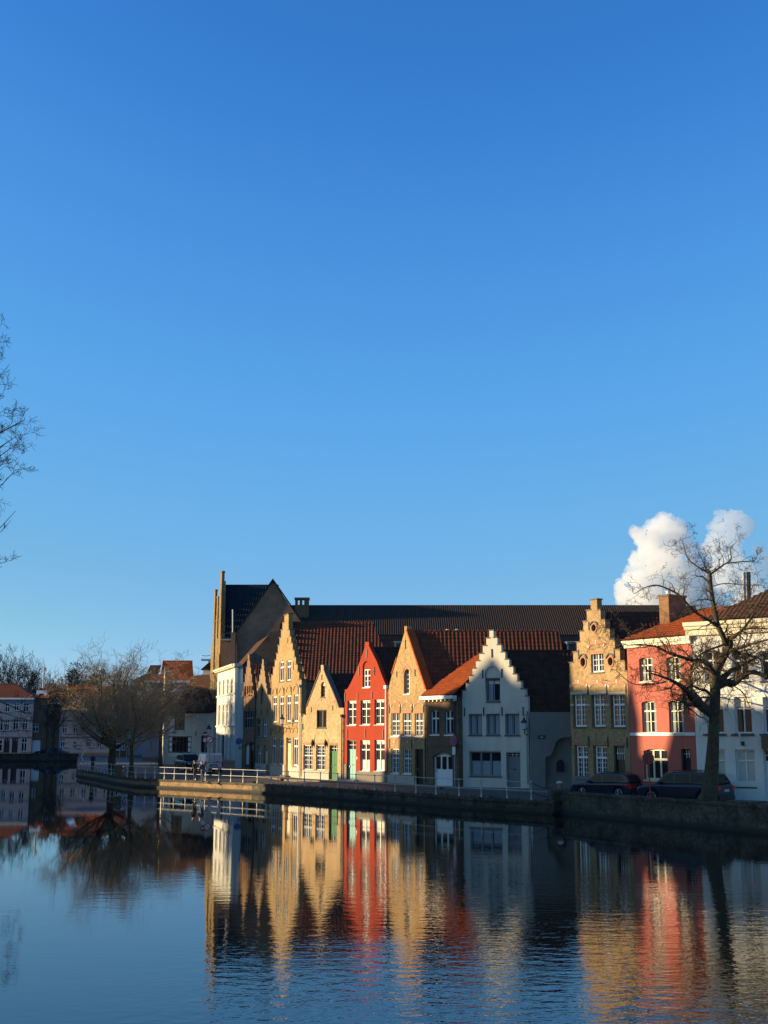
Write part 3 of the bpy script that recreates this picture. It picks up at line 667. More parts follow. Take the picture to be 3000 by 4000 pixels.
r = H.rect('z2', 707, 1496, 802, 1920); H.door((r[0], .08, r[2], r[3]), M['paint_teal'], fan=.24, nx=2, label='teal plank door')
ar = H.rect('z2', 876, 645, 957, 925); wr = H.rect('z2', 882, 733, 957, 922)
H.window(wr, mull=1, trans=.34, nx=1, nyt=1, nyb=2, sill=False, hole=arc_top(ar[0], wr[1], ar[2], ar[3], .4), sillmat=M['paint_white'])
build('blind_arch', MB().box(ar[0], .1, wr[3], ar[2], .16, ar[3]), M['red'], H.root)
build('sill', MB().box(wr[0] - .05, -.06, wr[1] - .08, wr[2] + .05, .1, wr[1] - .001), M['paint_white'], H.root)
H.wall(o, .35); H.copings(.05, .07, minv=8)
for a, b in zip(o[3:8], o[4:9]): H.rake(a, b, M['red'], .02, .05)
for c, x, y0, y1 in (('z2', 686, 985, 1080), ('z2', 822, 985, 1060), ('z2', 977, 975, 1050), ('z2', 837, 700, 795), ('z2', 1003, 705, 795), ('z2', 920, 515, 610), ('z2', 711, 1378, 1478), ('z2', 905, 1375, 1475), ('z3', 6, 895, 970), ('z3', 37, 605, 700), ('z3', 138, 1325, 1435)): H.anchor(c, x, y0, y1)
build('plinth', MB().box(r[2] + .02, -.04, 0, H.W - .02, -.002, H.q('z3', 60, 1812)[1]), M['plinth'], H.root); build('plinth', MB().box(.02, -.04, 0, r[0] - .02, -.002, 1.3), M['plinth'], H.root)
build('doorstep', MB().box(r[0] - .1, -.45, 0, r[2] + .25, -.05, .12), M['stone_pale'], H.root)
eV = H.q('z3', 180, 838)[1]; up = H.uv(1433, 2560)[0]; rv = H.uv(1433, 2532)[1]
H.pipe(H.W - .02, .9, eV - .1, M['paint_white'], .055, .14); H.body(5.5, eV - .3, eV, up, rv, M['brick_dark']); H.roof(5.5, eV, eV, up, rv, M['tile_dark'])
build('white_bell', MB().box(r[2] + .12, -.04, 1.7, r[2] + .2, -.003, 1.9), M['paint_white'], H.root)

# --- golden house with arched attic window
H = House('arched_attic_house', 'golden brick gabled house with a tall arched attic window and black door', (1514, 3058), (1667, 3069.5), M['brick_gold'])
o = [(0, 0), (H.W, 0)] + [H.q('z3', *p) for p in ((636, 962), (634, 858), (412, 185), (410, 135), (382, 135), (382, 205), (300, 500), (240, 690), (205, 830), (188, 885))]
o[2] = (H.W, o[2][1]); o[3] = (H.W, o[3][1]); o[-1] = (0, o[-1][1])
for x0, y0, x1, y1 in ((232, 1125, 328, 1400), (362, 1122, 462, 1400), (500, 1118, 597, 1400), (232, 1545, 322, 1832), (366, 1550, 464, 1838)):
    H.window(H.rect('z3', x0, y0, x1, y1), mull=1, trans=.38, nx=2, nyt=2 if y0 > 1500 else 1, nyb=3, depth=.1, sillmat=M['paint_white'])
r = H.rect('z3', 500, 1550, 602, 1965); H.door((r[0], .05, r[2], r[3]), M['paint_black'], fan=0, label='plain black door')
H.window(H.rect('z3', 376, 632, 446, 912), mull=1, trans=0, nx=1, nyb=5, rise=.42, depth=.22, sillmat=M['paint_white'])
H.wall(o, .42); H.copings(.04, .07); H.rake(o[9], o[8], M['tile_orange'], .05, .12); 
H.rake(o[3], o[4], M['tile_orange'], .12, .16)
for x0, x1 in ((228, 330), (358, 464), (496, 600)):
    a = H.q('z3', x0, 1095); b = H.q('z3', x1, 1095); H.arch(a[0], b[0], a[1] + .15, .3, .2, keys=3); build('lintel', MB().box(a[0], -.03, a[1] - .3, b[0], -.002, a[1] - .08), M['red_brick_trim'], H.root)
for x0, x1 in ((270, 420), (500, 600)):
    a = H.q('z3', x0, 1520); b = H.q('z3', x1, 1520); H.arch(a[0], b[0], a[1] + .2, .42, .2, keys=3)
a = H.q('z3', 366, 700); b = H.q('z3', 456, 700); H.arch(a[0], b[0], H.q('z3', 400, 660)[1] - .1, .45, .14, keys=0)
for x, y0, y1 in ((212, 1040, 1140), (338, 1040, 1135), (476, 1035, 1130), (604, 1035, 1130), (398, 290, 400), (298, 655, 725), (508, 635, 710), (215, 1435, 1545), (470, 1445, 1550)): H.anchor('z3', x, y0, y1)
build('plinth', MB().box(.02, -.04, 0, r[0] - .02, -.002, .62), M['plinth_white'], H.root); build('plinth', MB().box(r[2] + .02, -.04, 0, H.W - .02, -.002, .4), M['stone'], H.root)
eV = H.q('z3', 636, 940)[1]; up = H.uv(1590, 2480)[0]; rv = H.uv(1590, 2466)[1]
H.body(11.0, eV, eV - .2, up, rv, M['brick_dark']); rf = H.roof(11.0, eV, eV, up, rv, M['tile_red'], rib=.3, hip=-.5 + 1.2)
H.pipe(H.W - .02, .3, eV - .3, M['iron'])
for k, x in enumerate((1748, 1785)):
    p = H.at_y(x, 2468, H.A.y - 2.5); build('ridge_bird_tile', MB().lathe([(.05, 0), (.16, .08), (.2, .2), (.1, .3)], p - Vector((0, 0, .1)), 8), M['stone_pale'], rf)

# --- brown brick garage house
H = House('garage_house', 'low brown brick house with bright orange tiled roof and white triple garage doors', (1667, 3069.5), (1792, 3075), M['brick_brown'])
eV = H.q('z3', 900, 1000)[1]
for x0, y0, x1, y1 in ((682, 1103, 784, 1384), (846, 1102, 947, 1386)): H.window(H.rect('z3', x0, y0, x1, y1), mull=1, trans=.33, nx=1, nyt=1, nyb=1, fr=.08, bar=.09, rise=.14, sillmat=M['paint_white'])
r = H.rect('z3', 712, 1588, 938, 1975)
gd = H.door((r[0], .02, r[2], r[3]), M['paint_white'], fan=0, plank=1, rise=.35, leaves=3, label='white triple-leaf garage door')
for k in range(3):
    W3 = (r[2] - r[0] - .12) / 3; x0 = r[0] + .06 + k * W3; build('pane', MB().box(x0 + .09, .17, r[3] - 1.15, x0 + W3 - .09, .183, r[3] - .3), M['glass'], gd)
H.wall([(0, 0), (H.W, 0), (H.W, eV), (0, eV)], th=.35); H.arch(r[0] - .05, r[2] + .05, r[3] - .38, .36, .2, M['brick_brown'], keys=0)
for zz in (0.42, .95, 1.3): build('brick_band', MB().box(.1, -.04, r[3] + zz, H.W - .1, -.002, r[3] + zz + .07), M['brick_brown'], H.root)
gv = H.q('z3', 640, 965)[1]; gx0 = H.q('z3', 603, 975)[0]; gx1 = H.q('z3', 985, 960)[0]
build('gutter', MB().box(gx0, -.45, gv - .12, min(gx1, H.W + .02), -.001, gv + .12), M['paint_white'], H.root)
mb = MB()
for k in range(8): u = .15 + k * (H.W - .3) / 7; mb.box(u - .05, -.3, gv - .28, u + .05, -.001, gv - .122)
build('corbels', mb, M['paint_cream'], H.root)
H.pipe(H.W - .25, 2.2, gv - .2, M['iron']); 
ty, tz = 4.2, None
p = H.at_y(1775, 2566, H.A.y + 1.6); rz_ = p.z
P0 = Vector((gx0, -.42, gv + .1)); sl = Vector((0, 4.2, rz_ - gv)); 
tl = tiles(P0, Vector((1, 0, 0)), sl.normalized(), H.W - gx0 + 1.6, sl.length, M['tile_orange'], H.root, .24, .33, .035, planes=[(P0 + Vector((.1, 0, 0)), (1.0, -.42, 0)), (Vector((H.W - .01, 0, 0)), (-1, .0, 0))])
mb = MB(); mb.prism([(0, 0), (4.0, 0), (4.0, rz_ - .1), (.3, gv - .05), (0, gv - .05)], 0, 1)
hb = MB(); hb.add([(0.05, .35, 0), (H.W, .35, 0), (H.W, 4, 0), (.9, 4, 0), (0.05, .35, gv - .1), (H.W, .35, gv - .1), (H.W, 4, rz_ - .2), (1.3, 4, rz_ - .2)], [(0, 1, 5, 4), (1, 2, 6, 5), (2, 3, 7, 6), (3, 0, 4, 7), (4, 5, 6, 7)])
build('side_wall', hb, M['brick_brown'], H.root)
GAR = H

# --- white stepped gable
H = House('white_gable_house', 'whitewashed stepped gable house with grey shuttered windows and a grey plank door', (1794.5, 3074), (2068.7, 3080), M['white_gable'])
o = H.steps([q('z4', 132, 965), q('z4', 165, 880), q('z4', 205, 795), q('z4', 243, 710), q('z4', 282, 625), q('z4', 321, 540), q('z4', 360, 455), q('z4', 400, 365), q('z4', 440, 277), q('z4', 475, 187)],
            [q('z4', 523, 187), q('z4', 567, 270), q('z4', 612, 353), q('z4', 658, 437), q('z4', 704, 521), q('z4', 750, 605), q('z4', 796, 690), q('z4', 843, 773), q('z4', 890, 860), q('z4', 935, 945)])
CG = [(.12, .05, .42, .97, 'curtain_grey'), (.58, .05, .95, .97, 'curtain_grey')]
for x0, y0, x1, y1 in ((236, 1150, 395, 1388), (438, 1148, 603, 1388), (655, 1146, 826, 1390)):
    f = H.window(H.rect('z4', x0, y0, x1, y1), mull=1, trans=0, nx=1, nyb=1, mat=M['paint_grey'], depth=.2, cur=CG, fr=.09)
r = H.rect('z4', 244, 1580, 614, 1865); H.window(r, mull=2, trans=0, nx=1, nyb=1, mat=M['paint_grey'], depth=.2, fr=.09, bar=.13, cur=[(.05, .02, .32, .62, 'curtain_grey'), (.37, .02, .64, .62, 'curtain_grey'), (.7, .02, .96, .62, 'curtain_grey')])
r = H.rect('z4', 668, 1590, 838, 2000); H.door((r[0], .05, r[2], r[3]), M['paint_grey'], fan=.13, plank=5, depth=.24, label='weathered grey plank door')
ar = H.rect('z4', 430, 600, 598, 1005); wr = H.rect('z4', 438, 752, 598, 1000)
H.window(wr, mull=1, trans=0, nx=1, nyb=1, mat=M['paint_grey'], depth=.22, hole=arc_top(ar[0], wr[1], ar[2], ar[3], .82), cur=[(.1, .8, .9, .95, 'curtain'), (.1, .05, .4, .8, 'curtain_grey')])
build('blind_arch', MB().box(ar[0], .1, wr[3] + .12, ar[2], .16, ar[3]), M['white_gable'], H.root)
build('lintel', MB().box(wr[0] + .02, .06, wr[3], wr[2] - .02, .16, wr[3] + .12), M['stone'], H.root)
H.wall(o, .38, rev=.3); H.copings(.05, .07)
for x0, x1, y0, y1 in ((243, 388, 1120, 1146), (446, 594, 1118, 1144), (662, 815, 1113, 1142), (250, 605, 1543, 1572), (672, 830, 1550, 1580)): H.panel('lintel', 'z4', x0, y0, x1, y1, M['white_gable'], .04)
for x, y0, y1 in ((192, 1075, 1175), (412, 1070, 1172), (623, 1067, 1170), (867, 1065, 1168), (505, 398, 498), (400, 638, 738), (619, 626, 730)): H.anchor('z4', x, y0, y1)
eV = H.q('z4', 950, 1065)[1] + .1; eR = H.at_y(2150, 2779, H.B.y - .1).z; up = H.uv(1935, 2544)[0]; rv = H.at_y(2150, 2544, (H.A.y + H.B.y) / 2).z
H.pipe(H.W - .1, .3, H.q('z4', 950, 1100)[1] - .3, M['zinc'])
Lg = (D(2243, 2900, H.B.y) - H.B).x
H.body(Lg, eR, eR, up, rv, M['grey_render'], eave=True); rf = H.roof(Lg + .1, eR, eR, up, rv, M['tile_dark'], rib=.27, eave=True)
chimney(rf, *(H.at_y(2098, 2500, H.A.y + 1)), .35, .35, .5, M['stone_pale'], 1) if False else None
WG = H
# blind arches and small niche on the grey flank (world axes around the corner B)
def flank_pt(px, py, off=0): X = D(px, py, WG.B.y - off) - WG.A; return Vector((X.dot(WG.U), -X.dot(WG.N), X.z))
def flank_prism(name, pts, mat, o0, o1):
    a = [flank_pt(px, py, o0) for px, py in pts]; dv = Vector((0, o0 - o1, 0)); dl = Vector((dv.dot(WG.U), -dv.dot(WG.N), 0)); b = [p + dl for p in a]; n = len(a)
    tr = [tuple(t) for t in tessellate_polygon([[Vector((p[0], p[1], 0)) for p in pts]])]
    return build(name, MB().add(a + b, tr + [tuple(i + n for i in t) for t in tr] + [(i, (i + 1) % n, (i + 1) % n + n, i + n) for i in range(n)]), mat, WG.root)
def arcpts(cx, cy, rx, ry, a0, a1, n=8): return [(cx + rx * math.cos(R(a0 + (a1 - a0) * k / n)), cy - ry * math.sin(R(a0 + (a1 - a0) * k / n))) for k in range(n + 1)]
c2 = q('z5', 220, 1600)
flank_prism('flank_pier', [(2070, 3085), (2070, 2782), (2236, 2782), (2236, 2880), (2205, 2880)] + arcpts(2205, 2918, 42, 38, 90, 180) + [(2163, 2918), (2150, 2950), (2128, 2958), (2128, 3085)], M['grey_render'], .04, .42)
flank_prism('niche', arcpts(2188, 2985, 15, 18, 0, 180) + [(2173, 3015), (2203, 3015)], M['paint_black'], .02, .05)
flank_prism('street_name_plate', [(2101, 2872), (2131, 2872), (2131, 2886), (2101, 2886)], M['paint_black'], .43, .46)
flank_prism('plate_lettering', [(2111, 2878), (2121, 2878), (2121, 2881), (2111, 2881)], M['paint_white'], .462, .468)
flank_prism('plinth', [(2131, 3092), (2131, 3062), (2236, 3062), (2236, 3092)], M['grey_render'], .03, .09)

# --- golden stepped gable house, right
H = House('oculus_gable_house', 'yellow brick stepped gable house with round windows above white casements, behind the first dark car', (2237, 3093), (2468, 3107), M['brick_buff'])
o = H.steps([q('z5', 290, 858), q('z5', 325, 755), q('z5', 361, 647), q('z5', 397, 547), q('z5', 428, 437), q('z5', 463, 336), q('z5', 498, 224), q('z5', 538, 117)],
            [q('z5', 603, 117), q('z5', 638, 216), q('z5', 684, 318), q('z5', 732, 412), q('z5', 783, 515), q('z5', 835, 620), q('z5', 885, 735), q('z5', 925, 838)])
for x0, y0, x1, y1 in ((352, 1062, 500, 1400), (543, 1060, 694, 1400), (735, 1056, 893, 1403), (372, 1592, 518, 1935), (562, 1596, 712, 1940)):
    rr = H.rect('z5', x0, y0, x1, y1); H.window((rr[0] + .12, rr[1], rr[2], rr[3]), mull=1, trans=.34, nx=2, nyt=2, nyb=4, fr=.1, bar=.1, depth=.14, hole=[(rr[0], rr[1]), (rr[2], rr[1]), (rr[2], rr[3]), (rr[0], rr[3])])
r = H.rect('z5', 770, 1598, 893, 1960); dr = H.door((r[0], .05, r[2], r[3]), M['paint_black'], fan=0, label='black door with a barred top light')
mb = MB()
for k in range(1, 5): x = r[0] + (r[2] - r[0]) * k / 5; mb.box(x - .015, .15, r[3] - .8, x + .015, .185, r[3] - .1)
mb.box(r[0] + .1, .148, r[3] - .45, r[2] - .1, .188, r[3] - .41); build('door_bars', mb, M['paint_white'], dr)
H.window(H.rect('z5', 540, 652, 674, 843), mull=1, trans=0, nx=2, nyb=3, fr=.09, bar=.09)
for cx, cy, rx, ry in ((575, 397, 31, 46), (465, 745, 33, 58), (744, 738, 33, 56)):
    cu, cv = H.q('z5', cx, cy); ru = abs(H.q('z5', cx + rx, cy)[0] - H.q('z5', cx - rx, cy)[0]) / 2; rv_ = abs(H.q('z5', cx, cy - ry)[1] - cv)
    H.holes.append([(cu + ru * .75 * math.cos(2 * math.pi * k / 16), cv + rv_ * .8 * math.sin(2 * math.pi * k / 16)) for k in range(16)])
    mb = MB(); n = 20
    for k in range(n):
        t0, t1 = 2 * math.pi * k / n, 2 * math.pi * (k + 1) / n; P = lambda t, s_: (cu + ru * s_ * math.cos(t), cv + rv_ * (s_ + .03) * math.sin(t))
        mb.prism([P(t0, .75), P(t1, .75), P(t1, 1.05), P(t0, 1.05)], -.05, -.002)
    ow = build('round_window', mb, M['red_brick_trim'], H.root)
    build('pane', MB().disc((cu, .2, cv), ru * .8, 'y', 16, .02, rv_ * .85), M['glass'], ow)
    H.arch(cu - ru * 1.15, cu + ru * 1.15, cv + rv_ * .55, rv_ * .75, .07, M['iron'], pr=.09, keys=0)
H.wall(o, .4, rev=.3); H.copings(.05, .07)
for x0, x1 in ((340, 500), (532, 694), (725, 893)):
    a = H.q('z5', x0, 1010); b = H.q('z5', x1, 1010); H.arch(a[0], b[0], a[1], .26, .22); build('lintel', MB().box(a[0] - .05, -.04, a[1] - .42, b[0] + .05, -.002, a[1] - .25), M['stone_pale'], H.root)
a = H.q('z5', 518, 605); b = H.q('z5', 675, 605); H.arch(a[0], b[0], a[1], .25, .2); build('lintel', MB().box(a[0] + .05, -.03, a[1] - .42, b[0], -.002, a[1] - .2), M['red_brick_trim'], H.root)
for x0, x1 in ((370, 502), (562, 694), (762, 885)): H.panel('lintel', 'z5', x0, 1560, x1, 1590, M['red_brick_trim'])
for x, y0, y1 in ((327, 985, 1080), (512, 980, 1075), (703, 980, 1078), (898, 960, 1060), (522, 335, 420), (418, 620, 700), (780, 600, 690), (340, 1500, 1600), (523, 1500, 1605), (716, 1505, 1610), (912, 1510, 1615)): H.anchor('z5', x, y0, y1)
for x in (352, 518, 712): H.panel('key_stone', 'z5', x - 18, 1172, x + 18, 1190, M['stone_pale'])
build('plinth', MB().box(.02, -.05, 0, r[0] - .02, -.002, 1.0), M['plinth'], H.root)
eV = H.q('z5', 925, 838)[1]; up = H.uv(2320, 2400)[0]; rv = H.uv(2330, 2394)[1]
H.body(5.5, eV, eV, up, rv, M['brick_dark']); H.roof(5.5, eV, eV, up, rv, M['tile_dark'])
YEL = H

# --- pink house
H = House('pink_house', 'pink rendered house with orange tiled roof and white cornice, behind the back-to-front road sign', (2470, 3109), (2729, 3122), M['pink'])
eV = H.q('z6', 400, 752)[1]
for x0, y0, x1, y1, ys in ((222, 862, 357, 1072, 0), (470, 852, 608, 1062, 0), (245, 1256, 388, 1545, 0), (490, 1252, 640, 1548, 0)):
    H.window(H.rect('z6', x0, y0, x1, y1), mull=1, trans=.3, nx=1, nyt=1, nyb=2, mat=M['paint_cream'], depth=.16, rise=.08, sillmat=M['paint_cream'], cur=[(.12, .05, .3, .95, 'curtain_grey'), (.7, .05, .88, .95, 'curtain_grey')])
H.window(H.rect('z6', 264, 1688, 492, 1975), mull=2, trans=.32, nx=1, nyt=1, nyb=1, mat=M['paint_cream'], depth=.16, fr=.1, bar=.11, rise=.12, sillmat=M['paint_cream'])
r = H.rect('z6', 604, 1690, 706, 2010); H.door((r[0], .05, r[2], r[3]), M['paint_black'], fan=.2)
H.wall([(0, 0), (H.W, 0), (H.W, eV), (0, eV)], th=.35, rev=.24)
gutter_box(H, -.12, H.W + .02, eV, eV + .42, .3, M['paint_cream'])
vv = H.q('z6', 400, 1555)[1]; build('string_course', MB().box(.02, -.05, vv - .09, H.W - .02, -.002, vv + .09), M['paint_white'], H.root)
rp = H.at_y(*q('z6', 580, 418), H.A.y + 1.0)
P0 = Vector((-.3, -.25, eV + .4)); rz_ = H.at_y(*q('z6', 700, 405), H.B.y + 3.2).z; sl = Vector((0, 4.2, rz_ - eV - .4))
hipx = P0 + Vector((2.9, 4.2, rz_ - eV - .4))
tl = tiles(P0, (1, 0, 0), sl.normalized(), H.W + 4.5, sl.length, M['tile_orange'], H.root, .24, .33, .035, planes=[(P0, Vector((4.2, -2.9, 0))), (Vector((H.W + .02, 0, 0)), Vector((-4.2, 3.4, 0)))], name='roof')
mb = MB(); mb.add([(0, .35, 0), (H.W, .35, 0), (H.W + 2, 6, 0), (0, 6, 0), (0, .35, eV), (H.W, .35, eV), (H.W + 2, 6, eV), (0, 6, eV), (3.0, 4.1, rz_ - .2), (H.W + 2, 4.1, rz_ - .2)],
                  [(0, 1, 5, 4), (1, 2, 6, 5), (2, 3, 7, 6), (3, 0, 4, 7), (7, 4, 8), (8, 9, 6, 7), (4, 5, 9, 8), (5, 6, 9)])
build('side_wall', mb, M['brick_dark'], H.root)
cb = H.at_y(*q('z6', 412, 520), H.A.y + .3); cm = MB(); cp = H.at_y(*q('z6', 412, 308), H.A.y + .3)
cm.box(cb.x, cb.y, cb.z - 2.0, cb.x + .75, cb.y + 1.6, cp.z); cm.box(cb.x - .06, cb.y - .06, cp.z + .001, cb.x + .81, cb.y + 1.66, cp.z + .12)
ch = build('chimney', cm, M['brick_red'], tl); build('chimney_pot', MB().lathe([(.14, 0), (.14, .25), (.05, .26), (.05, .4), (.2, .42), (.2, .47)], (cb.x + .35, cb.y + .5, cp.z + .12), 10), M['paint_white'], ch)
PINK = H

# --- white house at the right edge
H = House('white_terrace_house', 'large white house at the right edge with dark tiled roof and a slanting flagpole', (2729, 3122), (3120, 3134), M['blue_white'])
eV = H.q('z6', 900, 652)[1]; T = [(0, .55, 1, 1, 'blind')]
for k, (x0, x1) in enumerate(((830, 1000), (1085, 1257), (1345, 1520))):
    H.window(H.rect('z6', x0, 1218, x1, 1548), mull=1, trans=.3, nx=1, nyt=1, nyb=1, depth=.2, fr=.08, cur=[(.08, .73, .92, .97, 'curtain')])
    H.window(H.rect('z6', x0 - 22, 800, x1 - 28, 1068), mull=1, trans=.3, nx=1, nyt=1, nyb=1, depth=.2, fr=.08)
for x0, x1 in ((842, 1020), (1095, 1292)):
    H.window(H.rect('z6', x0, 1694, x1, 2036), mull=1, trans=.28, nx=1, nyt=1, nyb=1, depth=.2, fr=.09, cur=[(.08, .02, .92, .98, 'blind')])
r = H.rect('z6', 1352, 1690, 1480, 2110); H.door((r[0], .05, r[2], r[3]), M['paint_white'], fan=.25)
H.wall([(0, 0), (H.W, 0), (H.W, eV), (0, eV)], th=.35, rev=.3)
gutter_box(H, -.25, H.W, eV, eV + .75, .45, M['paint_cream'])
build('plinth', MB().box(.02, -.05, 0, r[0] - .02, -.002, 1.05), M['blue_white'], H.root)
a = H.q('z7', 470, 610); b = H.q('z7', 612, 1215)
build('flagpole', MB().tube([(b[0], -.02, b[1]), (a[0] - .1, -.9, a[1])], .05, 8), M['paint_white'], H.root)
build('pole_bracket', MB().box(b[0] - .08, -.14, b[1] - .14, b[0] + .08, -.004, b[1] + .08), M['iron'], H.root)
build('balcony', MB().box(H.q('z6', 1360, 1580)[0], -.5, H.q('z6', 1360, 1690)[1], H.W, -.06, H.q('z6', 1360, 1572)[1]), M['paint_black'], H.root)
rz_ = H.at_y(*q('z6', 1397, 180), H.B.y + 6).z
P0 = Vector((-.2, -.35, eV + .74)); pk = Vector((0, 6.5, 8.0)); sl = Vector((0, 7.2, (rz_ - eV) * 1.12))
tl = tiles(P0, (1, 0, 0), sl.normalized(), H.W + 1, sl.length, M['tile_brown'], H.root, .26, .33, .035, planes=[(P0 + Vector((.9, 0, 0)), Vector((7.2, -5.6, 0)))], name='roof')
mb = MB(); mb.box(0.01, .35, 0, H.W, 7, eV + .3); build('side_wall', mb, M['blue_white'], H.root)
for x, y0 in ((1175, 80), (1220, 80)):
    p = H.at_y(*q('z6', x, 300), H.A.y + 4.5); t = H.at_y(*q('z6', x, y0), H.A.y + 4.5)
    build('flue_pipe', MB().tube([p - Vector((0, 0, 1)), t], .12, 10), M['zinc'] if x < 1200 else M['iron'], tl)
for x0 in (830, 1085, 1345): a = H.rect('z6', x0 - 20, 1552, x0 + 190, 1570); build('sill', MB().box(a[0], -.12, a[1], a[2], -.002, a[3]), M['stone'], H.root)
# ---------------------------------------------------------------- corner house on the left, seen along its flank
H = House('timber_shopfront_house', 'white lime-washed house with dark timber shopfront and brown tiled roof, left of the white van', (655, 2985), (830, 2990.5), M['white_gable'])
eV = H.q('l3', 700, 1132)[1]
r = H.rect('l3', 330, 1170, 486, 1402); H.window(r, mull=1, trans=0, nx=1, nyb=1, mat=M['paint_brown'], depth=.08, glass=M['paint_brown'])
r = H.rect('l3', 745, 1505, 838, 1768); H.window(r, mull=1, trans=0, nx=1, nyb=1, mat=M['paint_brown'], depth=.08, sill=False)
r = H.rect('l3', 238, 1512, 588, 1775); f = H.window(r, mull=5, trans=0, nx=1, nyb=1, mat=M['paint_brown'], depth=.0, fr=.14, bar=.1, sill=False)
for k in (0, 5):
    W6 = (r[2] - r[0]) / 6
    for j in range(3): build('shutter_panel', MB().box(r[0] + k * W6 + .14, .02, r[1] + .12 + j * (r[3] - r[1] - .1) / 3, r[0] + (k + 1) * W6 - .1, .05, r[1] + (j + 1) * (r[3] - r[1] - .1) / 3), M['paint_white'], f)
H.wall([(0, 0), (H.W, 0), (H.W, eV), (0, eV)], th=.35)
H.panel('street_name_plate', 'l3', 288, 1440, 362, 1462, M['iron'], .03); H.anchor('l3', 665, 1432, 1512)
build('plinth', MB().box(.1, -.1, 0, 4.2, -.002, 1.0), M['plinth_white'], H.root)
yr = 3.5; rz_ = H.at_y(*q('l3', 700, 572), H.A.y + yr).z
tiles(Vector((.3, -.2, eV - .1)), (1, 0, 0), Vector((0, yr + .2, rz_ - eV + .1)).normalized(), H.W, math.hypot(yr + .2, rz_ - eV + .1), M['tile_dark'], H.root, .33, .36, .05, name='roof')
hb = MB(); hb.add([(0.1, .35, 0), (H.W, .35, 0), (H.W, 7, 0), (.1, 7, 0), (.1, .35, eV - .2), (H.W, .35, eV - .2), (H.W, 7, eV - .2), (.1, 7, eV - .2), (.1, 3.5, rz_ - .2), (H.W, 3.5, rz_ - .2)],
                  [(0, 1, 5, 4), (1, 2, 6, 9, 5), (2, 3, 7, 6), (3, 0, 4, 8, 7), (4, 5, 9, 8), (6, 7, 8, 9)]); build('side_wall', hb, M['white_gable'], H.root)
# stepped gable facing the canal (runs away from the corner)
gd = Vector((-.245, .97, 0)).normalized(); ga = math.atan2(gd.y, gd.x)
GT = bpy.data.objects.new('stepped_gable', None)
mb = MB(); top = H.at_y(655, 2600, H.A.y + 3.2).z; n = 8; pts = [(0, 0), (6.6, 0)]
for k in range(n): pts += [(6.6 - 3.0 * k / n, eV + (top - eV) * (k + .6) / n)] + ([(6.6 - 3.0 * (k + 1) / n, eV + (top - eV) * (k + .6) / n)] if k < n - 1 else [])
for k in reversed(range(n)): pts += ([(3.0 * (k + 1) / n, eV + (top - eV) * (k + .6) / n)] if k < n - 1 else []) + [(3.0 * k / n, eV + (top - eV) * (k + .6) / n)]
mb.slab(pts, [], -.02, .55)
g = build('stepped_gable', mb, M['white_gable'], H.root); g.rotation_euler = (0, 0, ga - H.rz + math.pi); g.rotation_euler = (0, 0, ga - H.rz)
for a, b in zip(pts, pts[1:]):
    if abs(a[1] - b[1]) < .01 and a[1] > 3: u0, u1 = sorted((a[0], b[0])); build('coping_stone', MB().box(u0 - .03, -.08, a[1], u1 + .03, .6, a[1] + .07), M['coping'], g)
CORNER = H
# ---------------------------------------------------------------- big brick hall behind
HW = Vector((0, 0, 0))
def hall_part(name, mb, mat, root): return build(name, mb, mat, root)
hall = thing('brick_hall', 'huge brown brick hall with long dark roof rising behind the row of gabled houses', 'hall', (0, 150, 1.0), 0)
def WP(px, py, y): p = D(px, py, y); return Vector((p.x, y - 150, p.z - 1))
def facing(name, pts, y, th, mat, parent=hall):
    P = [WP(px, py, y) for px, py in pts]; mb = MB(); mb.prism([(p.x, p.z) for p in P], y - 150, y - 150 + th); return build(name, mb, mat, parent)
zr = WP(950, 2288, 160).z; ze = WP(880, 2496, 150).z
# left gable with pilasters, running away from the near corner
nc = D(862, 2900, 150); gd = Vector((nc.x - .25, 150, 0)).normalized()
mb = MB(); Lh = 20.5
pts = [(0, 0), (Lh, 0), (Lh, ze - .2)]; n = 9
for k in range(n): pts += [(Lh - (Lh / 2 - 1) * k / n, ze - .2 + (zr - ze + .6) * (k + 1) / n), (Lh - (Lh / 2 - 1) * (k + 1) / n, ze - .2 + (zr - ze + .6) * (k + 1) / n)]
for k in reversed(range(n)): pts += [((Lh / 2 - 1) * (k + 1) / n, ze - .2 + (zr - ze + .6) * (k + 1) / n), ((Lh / 2 - 1) * k / n, ze - .2 + (zr - ze + .6) * (k + 1) / n)]
pts.append((0, ze - .2))
mb.slab(pts, [], -.18, 0)
tg = build('gable_wall', mb, M['brick_tower'], hall); tg.location = Vector((nc.x, 0, 0)); tg.rotation_euler = (0, 0, math.atan2(gd.y, gd.x))
def pilaster(px, y, top_py, wd, cap=True):
    """square brick buttress, corner-on, climbing the gable"""
    c = D(px, 2800, y); top = D(px, top_py, y).z - 1; o = thing_part = None; m_ = MB(); h = wd / 2; m_.box(-h, -h, 0, h, h, top - 2.4)
    if cap: m_.box(-h * .78, -h * .78, top - 2.399, h * .78, h * .78, top - .22); m_.box(-h, -h, top - .219, h, h, top); m_.box(-h * .9, -h * .9, top - 1.8, h * .9, h * .9, top - 1.65)
    z = 2.5
    while z < top - 2.8: m_.box(-h - .05, -h - .05, z, h + .05, h + .05, z + .12); z += 1.7
    o = build('pilaster', m_, M['brick_tower'], hall); o.location = (c.x, y - 150, 0); o.rotation_euler = (0, 0, R(-52)); return o
pilaster(855.5, 151.2, 2231, .50); pilaster(841.5, 152.5, 2330, .36); pilaster(830.5, 153.5, 2303, .38); pilaster(853, 150.9, 2480, .62, False); pilaster(846, 151.8, 2420, .45, False); pilaster(838, 152.6, 2560, .6, False); pilaster(828, 153.8, 2440, .5, False); pilaster(823, 154.4, 2640, .6, False)
zz = WP(880, 2498, 150).z
